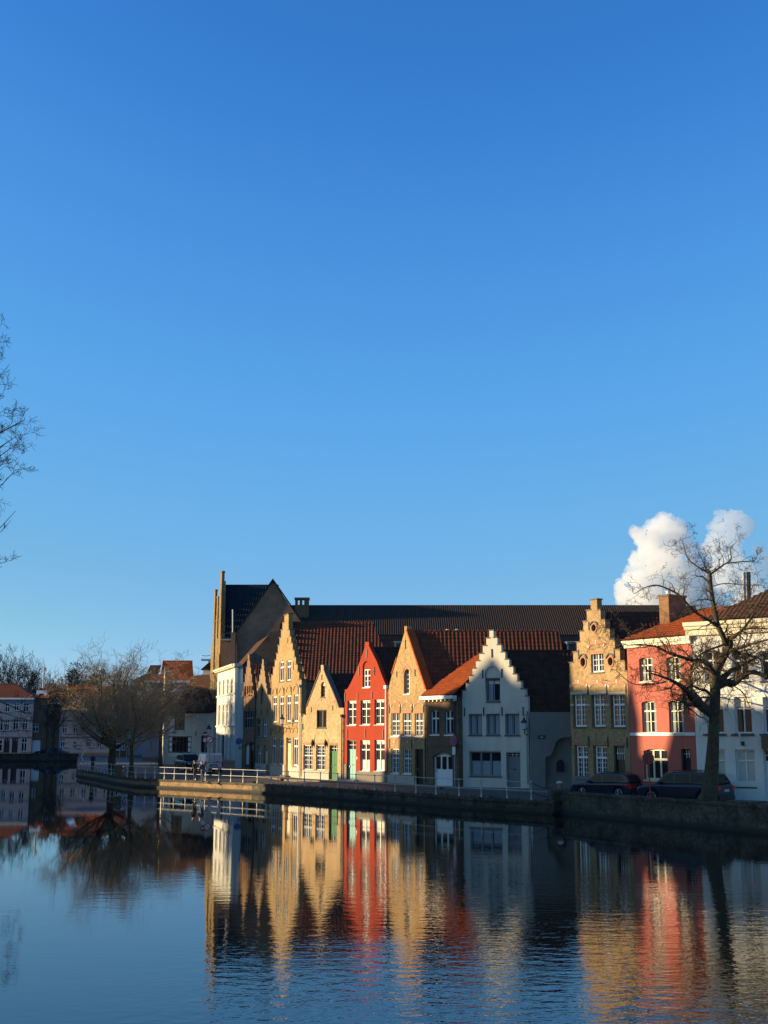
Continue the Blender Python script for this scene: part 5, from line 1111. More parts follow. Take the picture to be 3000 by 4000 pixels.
# ---------------------------------------------------------------- vehicles
def vehicle(name, label, cat, pos, heading, paint, Lc=4.6, Wc=1.85, Hc=1.6, kind='suv', group='parked vehicles', van=False, wheels=True):
    """x forward; the lower body is a side profile with wheel arches, the cabin a tapered second volume"""
    root = thing(name, label, cat, pos, math.atan2(heading[1], heading[0]), group); L2 = Lc / 2; wr = .36 if Hc > 1.5 else .31
    xf, xr = L2 - .92, -L2 + .88; zb = .24 * Hc / 1.6 + .02
    def archpts(xc, n=8): return [(xc - (wr + .06) * math.cos(math.pi * k / n), .30 + (wr + .08) * math.sin(math.pi * k / n) + .02) for k in range(n + 1)]
    belt = Hc * .62; hood = Hc * .60
    if van: belt = Hc * .55
    pr = [(-L2 + .1, zb)] + archpts(xr) + archpts(xf) + [(L2 - .15, zb), (L2, zb + .18), (L2, hood * .72), (L2 - .12, hood * .88), (L2 - 1.05, hood), (L2 - 1.15, belt), (-L2 + .16, belt + .04), (-L2 + .02, belt - .12), (-L2, zb + .2)]
    bm_ = MB(); secs = [(-Wc / 2, .94), (-Wc / 2 + .0, 1)]
    n = len(pr); tr = [tuple(t) for t in tessellate_polygon([[Vector((x, z, 0)) for x, z in pr]])]
    ys = [(-Wc / 2, .0), (-Wc / 2 + .09, 1.0), (Wc / 2 - .09, 1.0), (Wc / 2, .0)]
    vs = []
    for y, t in ys:
        for x, z in pr:
            k = 1 - .025 * (1 - t); vs.append((x * k, y, z - (.05 * (1 - t) if z > belt - .1 else 0)))
    fs = [tuple(reversed(t)) for t in tr] + [tuple(i + 3 * n for i in t) for t in tr] + [(j * n + i, j * n + (i + 1) % n, (j + 1) * n + (i + 1) % n, (j + 1) * n + i) for j in range(3) for i in range(n)]
    body = build('body', MB().add(vs, fs), paint, root, fixn=True)
    bv = body.modifiers.new('b', 'BEVEL'); bv.width = .09; bv.segments = 3; bv.limit_method = 'ANGLE'; bv.angle_limit = R(35)
    body.data.polygons.foreach_set('use_smooth', [True] * len(body.data.polygons)); sm = body.modifiers.new('w', 'WEIGHTED_NORMAL')
    if van: cab = [(L2 - .75, belt + .0), (L2 - 1.35, Hc - .07), (L2 - 1.7, Hc), (-L2 + .12, Hc), (-L2 + .03, Hc - .12), (-L2 + .01, belt)]
    else: cab = [(L2 - 1.12, belt), (L2 - 1.75, Hc - .09), (L2 - 2.1, Hc), (-L2 + .75, Hc - .03), (-L2 + .42, Hc - .12), (-L2 + .12, belt + .04)]
    n = len(cab); vs = []; tp = .14 if not van else .07
    wat = lambda z: Wc / 2 - .05 - tp * (z - belt) / (Hc - belt)
    for sg in (-1, 1):
        for x, z in cab: vs.append((x, sg * wat(z), z))
    tr = [tuple(t) for t in tessellate_polygon([[Vector((x, z, 0)) for x, z in cab]])]
    fs = [tuple(t) for t in tr] + [tuple(i + n for i in t) for t in tr] + [(i, (i + 1) % n, (i + 1) % n + n, i + n) for i in range(n)]
    cb = build('cabin', MB().add(vs, fs), paint, root, fixn=True); bv = cb.modifiers.new('b', 'BEVEL'); bv.width = .10; bv.segments = 3; bv.limit_method = 'ANGLE'; bv.angle_limit = R(15)
    cb.data.polygons.foreach_set('use_smooth', [True] * len(cb.data.polygons)); cb.modifiers.new('w', 'WEIGHTED_NORMAL')
    def side_glass(pts):
        for sg in (-1, 1):
            a = [(x, sg * (wat(z) + .004), z) for x, z in pts]; b_ = [(x, sg * (wat(z) + .012), z) for x, z in pts]; k = len(a)
            build('side_window', MB().add(a + b_, [tuple(range(k)), tuple(range(2 * k - 1, k - 1, -1))] + [(i, (i + 1) % k, (i + 1) % k + k, i + k) for i in range(k)]), M['glass'], cb)
    t_ = Hc - .15; bb = belt + .06
    if van: side_glass([(L2 - 1.0, bb), (L2 - 1.42, t_ - .1), (L2 - 2.1, t_ - .1), (L2 - 2.1, bb)])
    else:
        side_glass([(L2 - 1.35, bb), (L2 - 1.85, t_), (L2 - 2.25, t_ + .02), (L2 - 2.25, bb)]); side_glass([(L2 - 2.33, bb), (L2 - 2.33, t_ + .02), (L2 - 3.2, t_ + .02), (L2 - 3.2, bb)]); side_glass([(L2 - 3.28, bb), (L2 - 3.28, t_ + .02), (-L2 + .75, t_ - .02), (-L2 + .42, bb + .1)])
    def endglass(name, xa, za, xb, zb_, f, out):
        wa, wb = wat(za) - .12, wat(zb_) - .12; o_ = .012 * out; pts = [(xa + o_, -wa, za), (xa + o_, wa, za), (xb + o_, wb, zb_), (xb + o_, -wb, zb_)]
        n_ = Vector((xb - xa, 0, zb_ - za)).cross(Vector((0, 1, 0))).normalized() * .01; n_ = n_ if n_.x * out > 0 else -n_
        build(name, MB().add(pts + [tuple(Vector(p) + n_) for p in pts], [(0, 1, 2, 3), (7, 6, 5, 4), (0, 1, 5, 4), (1, 2, 6, 5), (2, 3, 7, 6), (3, 0, 4, 7)]), M['glass'], cb)
    if van:
        endglass('windscreen', L2 - .83, belt + .1, L2 - 1.32, Hc - .12, 1, 1)
        build('door_seam', MB().box(-L2 - .004, -.012, zb + .25, -L2 + .03, .012, Hc - .15), M['rubber'], cb); build('door_handle', MB().box(-L2 - .03, -.45, belt + .02, -L2 + .0, -.2, belt + .1), M['paint_black'], cb)
    else:
        endglass('windscreen', L2 - 1.16, belt + .03, L2 - 1.74, Hc - .12, 1, 1); endglass('rear_window', -L2 + .17, belt + .1, -L2 + .40, Hc - .15, 1, -1)
        for sg in (-1, 1): build('roof_rail', MB().tube([(-L2 + .9, sg * (wat(Hc) - .05), Hc), (-L2 + 1.0, sg * (wat(Hc) - .05), Hc + .05), (L2 - 2.3, sg * (wat(Hc) - .05), Hc + .05), (L2 - 2.2, sg * (wat(Hc) - .05), Hc)], .018, 5), M['iron'], cb)
    for sg in (-1, 1):
        build('door_mirror', MB().lathe([(.02, -.08), (.1, -.03), (.11, .05), (.04, .09)], (L2 - 1.5, sg * (Wc / 2 + .1), belt + .06), 8), paint, root, True)
        build('headlight', MB().box(L2 - .28, sg * (Wc / 2 - .33) - .16, hood * .66, L2 + .012, sg * (Wc / 2 - .33) + .16, hood * .80), M['clear_lamp'], root)
        if van: build('tail_lamp', MB().box(-L2 - .02, sg * (Wc / 2 - .08) - .07, belt - .4, -L2 + .2, sg * (Wc / 2 - .08) + .085, belt + .1), M['red_lamp'], root)
        else: build('tail_lamp', MB().prism([(-L2 - .015, belt - .26), (-L2 + .45, belt - .16), (-L2 + .4, belt - .06), (-L2 - .0, belt - .08)], sg * (Wc / 2 + .008) if sg > 0 else -Wc / 2 - .008, sg * (Wc / 2 - .42)), M['red_lamp'], root)
    build('number_plate', MB().box(-L2 - .03, -.26, belt - .36 if not van else .62, -L2 + .01, .26, belt - .24 if not van else .76), M['plate'], root)
    if van: build('plate_recess', MB().box(-L2 - .012, -.34, .58, -L2 + .02, .4, .84), M['paint_black'], root)
    build('bumper', MB().box(-L2 - .05, -Wc / 2 + .12, zb, -L2 + .2, Wc / 2 - .12, zb + .2), M['paint_black'], root)
    build('grille', MB().box(L2 - .1, -.42, hood * .45, L2 + .014, .42, hood * .78), M['paint_black'], root)
    for xc in (xf, xr):
        for sg in (-1, 1):
            w_ = build('wheel', MB().add(*wheel_tyre(wr, xc, sg * (Wc / 2 - .13), .22)), M['rubber'], root)
            m2 = MB(); yo = sg * (Wc / 2 - .01); 
            for k in range(5):
                t = 2 * math.pi * k / 5; d_ = Vector((math.cos(t), 0, math.sin(t))); p_ = Vector((-math.sin(t), 0, math.cos(t))); c_ = Vector((xc, yo, wr))
                for dt in (-.16, .16):
                    e_ = Vector((math.cos(t + dt), 0, math.sin(t + dt))); m2.tube([c_ + d_ * .03, c_ + e_ * wr * .66], .022, 4)
            m2.tube([Vector((xc + wr * .68 * math.cos(2 * math.pi * k / 20), yo, wr + wr * .68 * math.sin(2 * math.pi * k / 20))) for k in range(21)], .02, 4)
            build('rim', m2, M['alloy'], w_)
    return root
def wheel_tyre(r, xc, yc, w_, n=20):
    prof = [(r * .66, -w_ / 2), (r * .93, -w_ / 2), (r, -w_ * .3), (r, w_ * .3), (r * .93, w_ / 2), (r * .66, w_ / 2), (r * .6, w_ * .3), (r * .6, -w_ * .3)]
    vs = [(xc + a * math.cos(2 * math.pi * k / n), yc + b, r + a * math.sin(2 * math.pi * k / n)) for a, b in prof for k in range(n)]; m = len(prof)
    return vs, [(i * n + k, i * n + (k + 1) % n, ((i + 1) % m) * n + (k + 1) % n, ((i + 1) % m) * n + k) for i in range(m) for k in range(n)]
vehicle('parked_car', 'dark blue estate-like car parked left of the other, by the start of the parapet', 'car', (D(2377, 3080, 73.5).x, 73.5, .80), (-.70, .71), M['car_blue'], 4.4, 1.82, 1.55)
vehicle('parked_car', 'dark large SUV parked half behind the big tree trunk at the right', 'car', (D(2675, 3080, 67.3).x, 67.3, .84), (-.74, .67), M['car_blue'], 4.9, 1.96, 1.74)
p = D(816, 3000, 124); vehicle('parked_van', 'white panel van seen from behind in front of the tall white house', 'van', (p.x, 124, .93), (-.36, .93), M['car_white'], 4.5, 1.86, 1.86, van=True)
p = D(737, 3000, 130); vehicle('parked_car', 'black SUV facing the canal, left of the white van', 'car', (p.x, 130, .95), (.42, -.9), M['car_black'], 4.6, 1.9, 1.75)
p = D(225, 2945, 232.5); vehicle('parked_car', 'blue hatchback with pale roof parked on the far bank below the bare tree', 'car', (p.x, 232.5, 1.0), (1, -.05), M['car_mid'], 3.9, 1.75, 1.5)
p = D(195, 2945, 233); vehicle('parked_car', 'black car parked in front of the white garage door on the far bank', 'car', (p.x - .9, 233.6, 1.0), (-1, .0), M['car_black'], 4.0, 1.75, 1.45)
p = D(535, 2945, 218); vehicle('parked_car', 'red car parked behind the low wall between the left tree trunks', 'car', (p.x, 218, 1.25), (1, -.12), M['car_red'], 4.3, 1.75, 1.5)
p = D(592, 2945, 214); vehicle('parked_car', 'dark car parked behind the low wall left of the timber shopfront house', 'car', (p.x, 214.5, 1.25), (-1, -.1), M['car_black'], 4.6, 1.8, 1.45)
# ---------------------------------------------------------------- bicycle and bin
def bicycle(label, pos, yaw):
    b = thing('bicycle', label, 'bicycle', pos, yaw); 
    ring = lambda cx: [Vector((cx + .34 * math.cos(2 * math.pi * k / 18), 0, .34 + .34 * math.sin(2 * math.pi * k / 18))) for k in range(19)]
    for cx in (-.52, .52): build('wheel', MB().tube(ring(cx), .022, 4), M['rubber'], b)
    f = MB()
    for pts in (((-.52, 0, .34), (-.15, 0, .85)), ((-.52, 0, .34), (0, 0, .3)), ((0, 0, .3), (-.17, 0, .9)), ((0, 0, .3), (.38, 0, .78)), ((-.15, 0, .82), (.36, 0, .84)), ((.52, 0, .34), (.35, 0, .98))): f.tube(pts, .022, 5)
    build('frame', f, M['car_black'], b); build('saddle', MB().box(-.3, -.08, .92, -.05, .08, .98), M['rubber'], b); build('handlebar', MB().tube([(.28, -.28, 1.05), (.36, 0, 1.0), (.28, .28, 1.05)], .018, 5), M['zinc'], b); return b
p = G(617, 2990, 1.0); bicycle('dark bicycle leaning by the tree left of the timber shopfront house', (p.x, p.y, 1.0), .2)
p = D(476, 3013, 109); bicycle('bicycle parked behind the railing between the two plane trees', (p.x, 109, .82), -.3)
p = D(463, 3010, 112); bn = thing('litter_bin', 'dark green bin box behind the railing beside the thick tree trunk', 'bin', (p.x, 112, .85)); build('body', MB().lathe([(.32, 0), (.38, .8), (.38, .95)], n=4), M['bin'], bn); build('lid', MB().lathe([(.43, .951), (.4, 1.05), (.1, 1.12)], n=4), M['bin'], bn)
# ---------------------------------------------------------------- people
def skin_mesh(name, chains, mat, parent, sub=1):
    """chains: list of [(pos, radius), ...]; first point may be an index pair into an earlier chain"""
    me = bpy.data.meshes.new(name); vs = []; es = []; rad = []; start = []
    for ch in chains:
        start.append(len(vs)); prev = None
        for it in ch:
            if isinstance(it[0], str): prev = start[int(it[0])] + it[1]; continue
            vs.append(it[0]); rad.append(it[1])
            if prev is not None: es.append((prev, len(vs) - 1))
            prev = len(vs) - 1
    me.from_pydata([tuple(v) for v in vs], es, []); o = link(bpy.data.objects.new(name, me), parent)
    m = o.modifiers.new('s', 'SKIN'); 
    for i, r in enumerate(rad):
        rr = r if hasattr(r, '__len__') else (r, r); me.skin_vertices[0].data[i].radius = rr
    me.skin_vertices[0].data[0].use_root = True; m.use_smooth_shade = True
    if sub: o.modifiers.new('u', 'SUBSURF').levels = sub; o.modifiers['u'].render_levels = sub
    me.materials.append(mat); return o
def person(label, pos, yaw, coat, trousers, hair, lean=0.0, h=1.72, elbow=.2, fair=False, knee=0.0, hands_fwd=.25, group='people at the quay'):
    P = thing('person', label, 'person', pos, yaw, group); s = h / 1.72        # faces +x
    V = lambda x, y, z: Vector((x * s + max(0, z - .95) * s * lean, y * s, z * s))
    hip, ch, nk, hd = V(0, 0, .95), V(.01, 0, 1.28), V(0, 0, 1.47), V(.04, 0, 1.6)
    arms = []; legs = []
    for sg in (-1, 1): arms.append([V(0, sg * .19, 1.40), V(.0 + elbow * .2, sg * .25, 1.12), V(hands_fwd, sg * .2, .95)]); legs.append([V(0, sg * .09, .9), V(.05 + knee * sg, sg * .1, .5), V(-.02 + knee * sg * .5, sg * .1, .09), V(.12 + knee * sg * .5, sg * .11, .04)])
    body = [[(hip, .12), (ch, (.12, .15)), (nk, .055), (V(.02, 0, 1.53), .06), (hd, .092), (V(.03, 0, 1.68), .07)]]
    for a in arms: body.append([('0', 1), (a[0], .05), (a[1], .042), (a[2], .028), (a[2] + Vector((.05, 0, -.03)) * s, .032)])
    for l in legs: body.append([('0', 0), (l[0], .09), (l[1], .055), (l[2], .04), (l[3], .035)])
    b = skin_mesh('body', body, M['skin'], P)
    for a in arms:                                   # fingers on each palm
        for k, (dy, ln) in enumerate(((-.03, .06), (-.01, .075), (.01, .072), (.03, .055))):
            c0 = a[2] + Vector((.06, dy, -.03)); build('finger', MB().tube([c0, c0 + Vector((ln * .6, 0, -.012)), c0 + Vector((ln * .85, 0, -.045))], [.011, .01, .008], 5), M['skin'], b)
        sgn = -1 if a[2].y > 0 else 1; c0 = a[2] + Vector((.03, sgn * .03, -.02)); build('thumb', MB().tube([c0, c0 + Vector((.03, sgn * .03, -.01)), c0 + Vector((.055, sgn * .03, -.03))], [.013, .011, .009], 5), M['skin'], b)
    build('nose', MB().lathe([(.016, 0), (.012, .02), (.004, .05)], V(.125, 0, 1.59), 5), M['skin'], b)
    for sg in (-1, 1): build('eye', MB().lathe([(.012, -.008), (.012, .008)], V(.118, sg * .032, 1.625), 6), M['paint_black'], b); build('ear', MB().lathe([(.008, -.03), (.02, 0), (.01, .03)], V(.03, sg * .092, 1.6), 6), M['skin'], b)
    skin_mesh('coat', [[(V(0, 0, .82), (.15, .17)), (V(0, 0, 1.0), (.14, .16)), (ch, (.145, .19)), (V(0, 0, 1.42), (.1, .13))]] + [[('0', 2), (a[0], .07), (a[1], .06), (a[2] + (a[1] - a[2]) * .12, .045)] for a in arms], coat, P)
    skin_mesh('trousers', [[(V(0, 0, .93), .14)]] + [[('0', 0), (l[0], .105), (l[1], .075), (l[2] + Vector((0, 0, .02)), .055)] for l in legs], trousers, P)
    for l in legs: build('shoe', MB().box(l[2].x - .07, l[2].y - .045, 0, l[2].x + .2, l[2].y + .045, .09), M['rubber'], P)
    hr = [[(V(.0, 0, 1.70), (.085, .09)), (V(-.03, 0, 1.62), (.085, .1)), (V(-.05, 0, 1.5 if fair else 1.56), .06)]]; skin_mesh('hair', hr, hair, P)
    return P
p = G(757, 3053, .76); person('person in a dark coat at the railing, left one of the pair', (p.x, p.y + .7, .76), 2.6, M['coat'], M['coat_blue'], M['hair'], .18, 1.75)
p = G(786, 3055, .76); person('person in a navy coat with fair hair, right one of the pair', (p.x, p.y + .8, .76), 2.3, M['coat_blue'], M['denim'], M['hair_blond'], .42, 1.68, fair=True, hands_fwd=.35)
bg = thing('shoulder_bag', 'grey blue bag carried by the right-hand person at the railing', 'bag', (p.x + .28, p.y + .75, 1.55)); build('bag_body', MB().prism([(-.15, 0), (.15, 0), (.17, .3), (-.13, .3)], -.08, .08), M['bag'], bg); build('strap', MB().tube([(-.1, 0, .3), (-.05, 0, .55), (.05, 0, .55), (.1, 0, .3)], .015, 5), M['bag'], bg)
p = D(361, 2990, 134); person('person in black standing behind the far left end of the railing', (p.x, 134, .9), 1.2, M['paint_black'], M['coat_blue'], M['hair'], 0.0, 1.78, group='people walking on the left quay')
# ---------------------------------------------------------------- bare trees
def rv(rnd, a): return Vector((rnd.uniform(-a, a), rnd.uniform(-a, a), rnd.uniform(-a, a)))
def grow(mb, rnd, p, d, length, r, depth, maxd, up=.12, wig=.35, spread=.9, dens=1.0, droop=0, minr=.006):
    """one branch with a curling line, then its side shoots"""
    n = 5 if depth < maxd - 1 else 4; pts = [p.copy()]; rs = [r]; d = d.normalized(); dirs = [d.copy()]
    for i in range(n):
        d = (d + rv(rnd, wig) + Vector((0, 0, up))).normalized(); p = p + d * (length / n); pts.append(p.copy()); rs.append(max(minr, r * (1 - .62 * (i + 1) / n))); dirs.append(d.copy())
    mb.tube(pts, rs, 6 if r > .08 else (4 if r > .03 else 3), cap=False)
    if depth >= maxd: return
    k = rnd.choice((3, 4, 4, 5)) * dens; k = int(k) + (rnd.random() < k % 1)
    for j in range(k):
        t = rnd.uniform(.25, 1.0) if j else 1.0; i = min(n, max(1, int(round(t * n))))
        side = rv(rnd, 1); side = (side - dirs[i] * side.dot(dirs[i]))
        if side.length < .1: continue
        nd = (dirs[i] * rnd.uniform(.45, 1.0) + side.normalized() * spread * rnd.uniform(.5, 1.0) + Vector((0, 0, up * 1.2)))
        grow(mb, rnd, pts[i], nd, length * rnd.uniform(.50, .74), rs[i] * .68, depth + 1, maxd, up, wig, spread, dens, droop, minr)
def limb(mb, pts, rs, n=9):
    # soften a hand-set limb into a smooth tapering tube
    P = [Vector(p) for p in pts]; out = []; ro = []
    for i in range(len(P) - 1):
        p0, p1, p2, p3 = P[max(i - 1, 0)], P[i], P[i + 1], P[min(i + 2, len(P) - 1)]
        for k in range(4):
            t = k / 4; out.append(.5 * ((2 * p1) + (p2 - p0) * t + (2 * p0 - 5 * p1 + 4 * p2 - p3) * t * t + (3 * p1 - p0 - 3 * p2 + p3) * t ** 3)); ro.append(rs[i] + (rs[i + 1] - rs[i]) * t)
    out.append(P[-1]); ro.append(rs[-1]); mb.tube(out, ro, n); return out, ro
def make_tree(name, label, base, trunk, limbs, seed, maxd=3, twig=1.3, dens=1.0, up=.05, wig=.4, step=.9, spread=1.0, group=None, barkm=None, twm=None, first=.25, minr=.006, tscale=False):
    """trunk, limbs: lists of (world points, radii)"""
    rnd = random.Random(seed); root = thing(name, label, 'tree', base, 0, group); B = Vector(base)
    tm = MB(); cm = MB(); limb(tm, [Vector(p) - B for p in trunk[0]], trunk[1], 14)
    for pts, rs in limbs:
        o, ro = limb(cm if rs[0] < .09 else tm, [Vector(p) - B for p in pts], rs, 8)
        L = sum((b - a).length for a, b in zip(o, o[1:])); s = L * first; acc = 0; tk = min(1, .30 + rs[0] * 5) if tscale else 1
        for i in range(1, len(o)):
            acc += (o[i] - o[i - 1]).length
            while acc > s:
                d = (o[i] - o[i - 1]).normalized(); side = rv(rnd, 1); side = (side - d * side.dot(d)).normalized(); rest = 1 - .5 * acc / L
                grow(cm, rnd, o[i], d * .5 + side + Vector((0, 0, .15)), twig * tk * rnd.uniform(.6, 1.15) * (rest + .2), min(ro[i] * .6, .05), 0, maxd, up, wig, spread, dens, 0, minr)
                s += step * rnd.uniform(.6, 1.3)
        grow(cm, rnd, o[-1], (o[-1] - o[-2]), twig * tk * (.38 if tscale else 1), max(ro[-1], .015), 0, maxd, up, wig, spread, dens, 0, minr)
    build('trunk', tm, barkm or M['bark'], root, True); build('crown', cm, twm or M['twig'], root); return root
# big plane tree on the right quay
Y = 61.5
def T(c, x, y, dy=0): return D(*q(c, x, y), Y + dy)
tr = ([T('im', 2762, 3165), T('im', 2768, 3120), T('im', 2778, 3030), T('z6', 895, 1700), T('z6', 905, 1500), T('z6', 915, 1250), T('z6', 915, 1100), T('z6', 900, 1020)], [.52, .43, .36, .31, .27, .265, .27, .24])
limbs = [
 ([T('z6', 890, 1370), T('z6', 810, 1325, -.2), T('z6', 720, 1250, -.5), T('z6', 660, 1160, -.9), T('z6', 580, 1100, -1.2), T('z6', 480, 1050, -1.6), T('z6', 330, 1000, -2)], [.24, .20, .17, .14, .10, .06, .03]),
 ([T('z6', 640, 1160, -.9), T('z6', 640, 1260, -1.1), T('z6', 700, 1290, -1.2), T('z6', 720, 1240, -1)], [.12, .1, .07, .03]),
 ([T('z6', 470, 1080, -1.6), T('z6', 300, 1105, -2.2), T('z6', 150, 1090, -2.6), T('z6', 20, 975, -3)], [.035, .03, .02, .012]),
 ([T('z6', 905, 1080), T('z6', 935, 960, .4), T('z6', 990, 860, .6), T('z6', 1045, 760, .5), T('z6', 1050, 690, .3)], [.28, .22, .20, .18, .15]),
 ([T('z6', 1020, 740, .5), T('z6', 985, 660, .2), T('z6', 940, 560, 0), T('z6', 912, 430, 0), T('z6', 880, 250, .1), T('z6', 868, 100, .1)], [.15, .14, .13, .12, .11, .10]),
 ([T('z6', 868, 100, .1), T('cl', 940, 660), T('cl', 862, 592), T('cl', 822, 470), T('cl', 812, 405), T('cl', 860, 380)], [.05, .035, .03, .022, .016, .01]),
 ([T('z6', 875, 100, .1), T('cl', 1200, 665, .4), T('cl', 1290, 600, .8), T('cl', 1285, 500, .8), T('cl', 1345, 425, 1)], [.055, .045, .035, .022, .012]),
 ([T('cl', 1250, 640, .5), T('cl', 1400, 622, .8), T('cl', 1520, 612, 1), T('cl', 1558, 550, 1)], [.035, .03, .02, .012]),
 ([T('cl', 1080, 745), T('cl', 1010, 620, -.4), T('cl', 960, 520, -.6)], [.03, .02, .012]),
 ([T('z6', 940, 580), T('z6', 860, 520, -.3), T('z6', 760, 460, -.8), T('z6', 680, 390, -1.2), T('z6', 600, 300, -1.4), T('z6', 500, 240, -1.7), T('z6', 380, 200, -2), T('z6', 270, 225, -2.3), T('z6', 190, 275, -2.5)], [.08, .075, .07, .06, .055, .045, .035, .025, .014]),
 ([T('z6', 910, 1000), T('z6', 850, 920, -.4), T('z6', 780, 885, -.8), T('z6', 700, 880, -1.2), T('z6', 600, 850, -1.6), T('z6', 500, 820, -2), T('z6', 370, 755, -2.4), T('z6', 220, 742, -2.8), T('z6', 100, 742, -3.1), T('z6', 0, 700, -3.5)], [.13, .11, .1, .09, .075, .06, .045, .035, .025, .014]),
 ([T('z6', 890, 1210), T('z6', 830, 1160, .2), T('z6', 760, 1140, 0), T('z6', 700, 1100, -.3), T('z6', 690, 1040, -.5)], [.1, .07, .06, .04, .02]),
 ([T('z6', 935, 1120), T('z6', 1010, 1085, .2), T('z6', 1090, 1090, 0), T('z6', 1160, 1030, -.3), T('z6', 1260, 990, -.6), T('z6', 1420, 1050, -1)], [.22, .2, .18, .15, .12, .08]),
 ([T('z6', 930, 1070), T('z6', 990, 1040, .8), T('z6', 1050, 985, 1.2), T('z6', 1140, 930, 1.5), T('z6', 1300, 860, 2)], [.2, .17, .12, .08, .05]),
 ([T('z6', 1050, 690, .3), T('z6', 1150, 620, .6), T('z6', 1230, 520, .9), T('z6', 1300, 390, 1.2), T('z6', 1350, 290, 1.4)], [.1, .075, .06, .045, .03]),
 ([T('z6', 1050, 800, .5), T('z6', 1130, 775, -.3), T('z6', 1250, 735, -.8), T('z6', 1420, 690, -1.2)], [.1, .08, .06, .045]),
 ([T('z6', 920, 432), T('z6', 1010, 400, -.5), T('z6', 1200, 370, -1), T('z6', 1420, 365, -1.5)], [.04, .035, .03, .02]),
 ([T('z6', 900, 210), T('z6', 1000, 185, .5), T('z6', 1160, 195, .9), T('z6', 1330, 200, 1.2)], [.03, .026, .02, .012]),
 ([T('z6', 1000, 740, .3), T('z6', 860, 790, -.8), T('z6', 760, 850, -1.3), T('z6', 690, 960, -1.6)], [.06, .05, .04, .02]),
 ([T('z6', 860, 1330, .2), T('z6', 760, 1230, 2), T('z6', 690, 1120, 3.6), T('z6', 600, 1010, 5.2), T('z6', 520, 900, 6.2)], [.14, .11, .08, .05, .02]),
 ([T('z6', 730, 1180, 2.6), T('z6', 650, 1180, 4.2), T('z6', 560, 1150, 5.6), T('z6', 430, 1130, 6.5)], [.07, .05, .035, .015]),
 ([T('z6', 900, 1020, .2), T('z6', 800, 950, 2.4), T('z6', 690, 860, 4.5), T('z6', 600, 760, 6.4)], [.10, .08, .05, .02]),
 ([T('z6', 1040, 760, .5), T('z6', 1160, 830, 2.4), T('z6', 1280, 850, 4), T('z6', 1380, 900, 5)], [.09, .07, .045, .02]),
 ([T('z6', 1180, 600, .7), T('z6', 1300, 590, 1), T('z6', 1430, 600, 1.4)], [.05, .04, .03]),
]
make_tree('plane_tree', 'big gnarled bare tree with twisting limbs on the right quay beside the SUV', (tr[0][0].x, Y, .75), tr, limbs, 11, maxd=3, twig=1.5, dens=.75, up=.03, wig=.6, step=.36, spread=1.05, first=.12, minr=.007, tscale=True, twm=M['twig_brown'])
# two pollarded planes and a slim one on the left peninsula
def simple_tree(name, label, base, h_fork, h_top, spread, r0, seed, n=7, maxd=3, twig=1.8, dens=1.0, group=None, lean=(0, 0), step=.8, up=.08, wig=.4, minr=.012, barkm=None, twm=None):
    rnd = random.Random(seed); b = Vector(base); f = b + Vector((lean[0], lean[1], h_fork)); limbs = []
    trunk = ([b, b + (f - b) * .3 + rv(rnd, .08), b + (f - b) * .65 + rv(rnd, .1), f], [r0 * 1.35, r0, r0 * .85, r0 * .7])
    for k in range(n):
        a = 2 * math.pi * (k + rnd.uniform(-.3, .3)) / n; el = rnd.uniform(.15, 1.0); H_ = (h_top - h_fork) * (.35 + .65 * el); S = spread * (1.15 - .75 * el)
        st = b + (f - b) * rnd.uniform(.55, 1); e = f + Vector((math.cos(a) * S, math.sin(a) * S, H_)); m1 = st + (e - st) * .35 + Vector((math.cos(a), math.sin(a), 0)) * S * .18 + rv(rnd, .4); m2 = st + (e - st) * .7 + rv(rnd, .5)
        limbs.append(([st, m1, m2, e], [r0 * .36, r0 * .25, r0 * .15, r0 * .07]))
    limbs.append(([f, f + Vector((.3, 0, (h_top - h_fork) * .35)), f + Vector((-.2, .2, (h_top - h_fork) * .7)), b + Vector((0, 0, h_top - 1))], [r0 * .65, r0 * .45, r0 * .25, r0 * .1]))
    return make_tree(name, label, base, trunk, limbs, seed, maxd, twig, dens, up, wig, step, .95, group, minr=minr, barkm=barkm, twm=twm)
GP = 'bare plane trees on the left quay'
p = D(437, 3010, 129); simple_tree('plane_tree', 'thick-trunked bare plane tree behind the left end of the railing', (p.x, 129, .85), 4.0, 11.0, 7.2, .40, 21, n=22, maxd=2, twig=1.9, group=GP, minr=.009, step=.34, dens=1.2, wig=.5, up=.02)
p = D(512, 3015, 117); simple_tree('plane_tree', 'slimmer bare plane tree right of the thick-trunked one', (p.x, 117, .82), 3.4, 8.6, 4.4, .2, 33, n=15, maxd=2, twig=1.7, group=GP, minr=.009, step=.34, dens=1.2, wig=.5, up=.02)
p = D(626, 2990, 150); simple_tree('plane_tree', 'tall thin bare tree at the corner of the timber shopfront house', (p.x, 150, .95), 5.5, 11.6, 4.6, .24, 45, n=11, maxd=2, twig=2.0, group=GP, step=.4, wig=.5, dens=1.15, up=.02)
p = D(205, 2950, 231); simple_tree('street_tree', 'bare street tree in front of the brown house on the far bank', (p.x, 231, .95), 4.5, 11.5, 3.2, .3, 51, n=7, maxd=2, twig=1.6, group='trees on the far bank', step=.6, wig=.35, twm=M['twig_dark'], barkm=M['twig_dark'], minr=.02)
